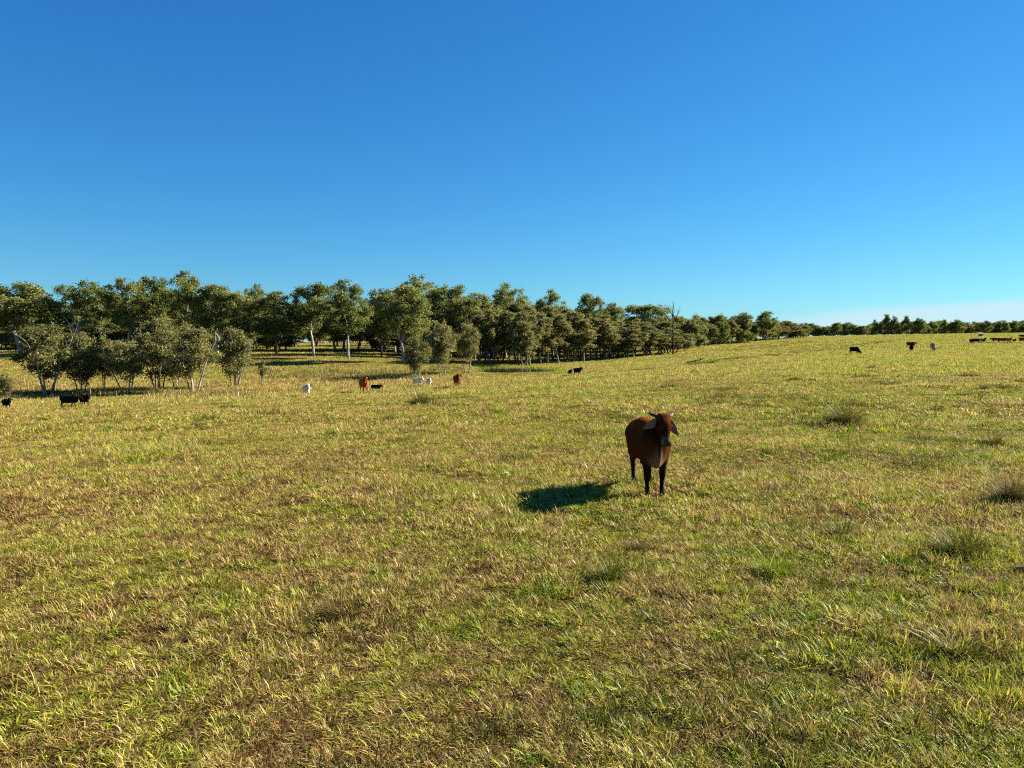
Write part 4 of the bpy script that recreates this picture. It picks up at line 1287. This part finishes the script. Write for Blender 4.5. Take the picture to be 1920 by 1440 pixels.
animal('cow', 'graze', 'black', 1829, 643.5, 206, 8, -60, 'black cow left of the grey one in the mixed group', group=R_)
animal('cow', 'side', 'grey', 1836, 643, 207, 8.5, 50, 'grey and white cow in the middle of the mixed group', group=R_)
animal('cow', 'front', 'black', 1843, 641.5, 210, 9, 30, 'black cow at the right end of the mixed group', group=R_)
animal('cow', 'side', 'darkred', 1866, 643, 209, 8.8, -88, 'left of the red-brown cows standing nose to tail', group=R_)
animal('cow', 'side', 'darkred', 1878, 643, 207, 9.2, 86, 'middle one of the red-brown cows standing nose to tail', group=R_)
animal('cow', 'front', 'red', 1891, 643, 206, 9.4, 30, 'brighter red cow at the right end of the red-brown row', group=R_)
animal('calf', 'front', 'black', 1901, 641, 210, 6.5, 30, 'small black calf between the red row and the cow at the edge', 'calf', R_)
animal('cow', 'side', 'darkred', 1918, 643, 205, 10, 80, 'red cow cut off by the right edge of the photo', group=R_)
animal('cow', 'side', 'brown', 1916, 629, 270, 6, -80, 'far brown cow at the right edge, above the cut-off red cow', group=R_)
animal('cow', 'side', 'brown', 1837, 628, 300, 5, 70, 'tiny dark cow far up the slope above the mixed group', group=R_)

# white egret in the grass near the gully
def egret():
    x, y = ground_at(445, 748)
    prims = [ell((0, .02, .34), (.085, .17, .085), 'body', .04), cone((0, .12, .33), (0, .30, .27), .05, .02, 'body', .04),
             cone((0, -.10, .38), (0, -.15, .50), .045, .028, 'body', .04), cone((0, -.15, .50), (0, -.13, .60), .028, .024, 'body', .02),
             ell((0, -.155, .625), (.034, .05, .036), 'body', .02), cone((0, -.19, .62), (0, -.28, .605), .014, .005, 'nose', .01),
             cone((.03, .03, .28), (.03, .04, 0), .013, .010, 'leg', .01), cone((-.03, .03, .28), (-.03, 0, 0), .013, .010, 'leg', .01)]
    V, Q, W = grow(prims, .012)
    cols = {'body': (.8, .79, .75), 'nose': (.6, .4, .08), 'leg': (.03, .03, .02)}
    o = obj('egret', cattle_mesh('egret', (prims, V, Q, W, []), {**cols, 'ear_in': (0, 0, 0), 'ear_out': (0, 0, 0)}))
    o.location = (x, y, float(height(x, y)) + .05); o.rotation_euler = (0, 0, math.radians(60))
    tag(o, 'small white egret standing in the grass left of the white cow', 'bird')
egret()

GX, GY = [], []
for (u, v, w, n) in ((110, 1062, 130, 420), (300, 1105, 90, 260), (430, 1130, 120, 520), (1450, 1068, 150, 700), (1400, 1040, 90, 300), (330, 1290, 110, 320), (645, 884, 60, 160),
                     (1600, 890, 90, 260), (880, 1012, 60, 160), (260, 880, 50, 140), (1030, 1105, 90, 240), (1130, 1130, 80, 200), (60, 1300, 120, 240), (1500, 1330, 120, 260)):
    x, y = ground_at(u, v); r = w / F * y * .5
    GX.append(rng.normal(x, r * .55, n)); GY.append(rng.normal(y, r * .8, n))
GX = np.concatenate(GX); GY = np.concatenate(GY)
blade_mass('green_weeds', np.stack([GX, GY, height(GX, GY)], 1), np.full(len(GX), .085), np.full(len(GX), .013), M_GRASS,
           'patches of fresh bright green weeds among the dry grass of the foreground', 'weeds', .82, (.2, 1.1))

# low dark grass clumps added to imitate the shaded hollows of the pasture
DX, DY, DH, DW = [], [], [], []
for k in range(620):
    y = 4.2 * (52 / 4.2) ** rng.uniform(0, 1)
    x = rng.uniform(-.78, .78) * y
    if rng.uniform() > .55 + .6 * x / y: continue
    sz_ = rng.lognormal(.32, .45) * (.6 + .4 * min(y / 12, 2.2))
    n = int(rng.uniform(60, 140) * min(sz_, 2.2))
    ax_, bx_ = rng.uniform(.05, .15) * sz_, rng.uniform(.05, .11) * sz_
    DX.append(rng.normal(x, ax_, n)); DY.append(rng.normal(y, bx_, n))
    DH.append(np.full(n, (.072 if y < 12 else .10) * sz_ ** .7)); DW.append(np.full(n, max(.009, y / 747 * .5)))
DX = np.concatenate(DX); DY = np.concatenate(DY); DH = np.concatenate(DH); DW = np.concatenate(DW)
blade_mass('hollow_shade_clumps', np.stack([DX, DY, height(DX, DY)], 1), DH, DW, M_TUSSOCK,
           'low dark grass clumps standing in for shaded hollows of the pasture', 'weeds', .55, (.1, 1.1))
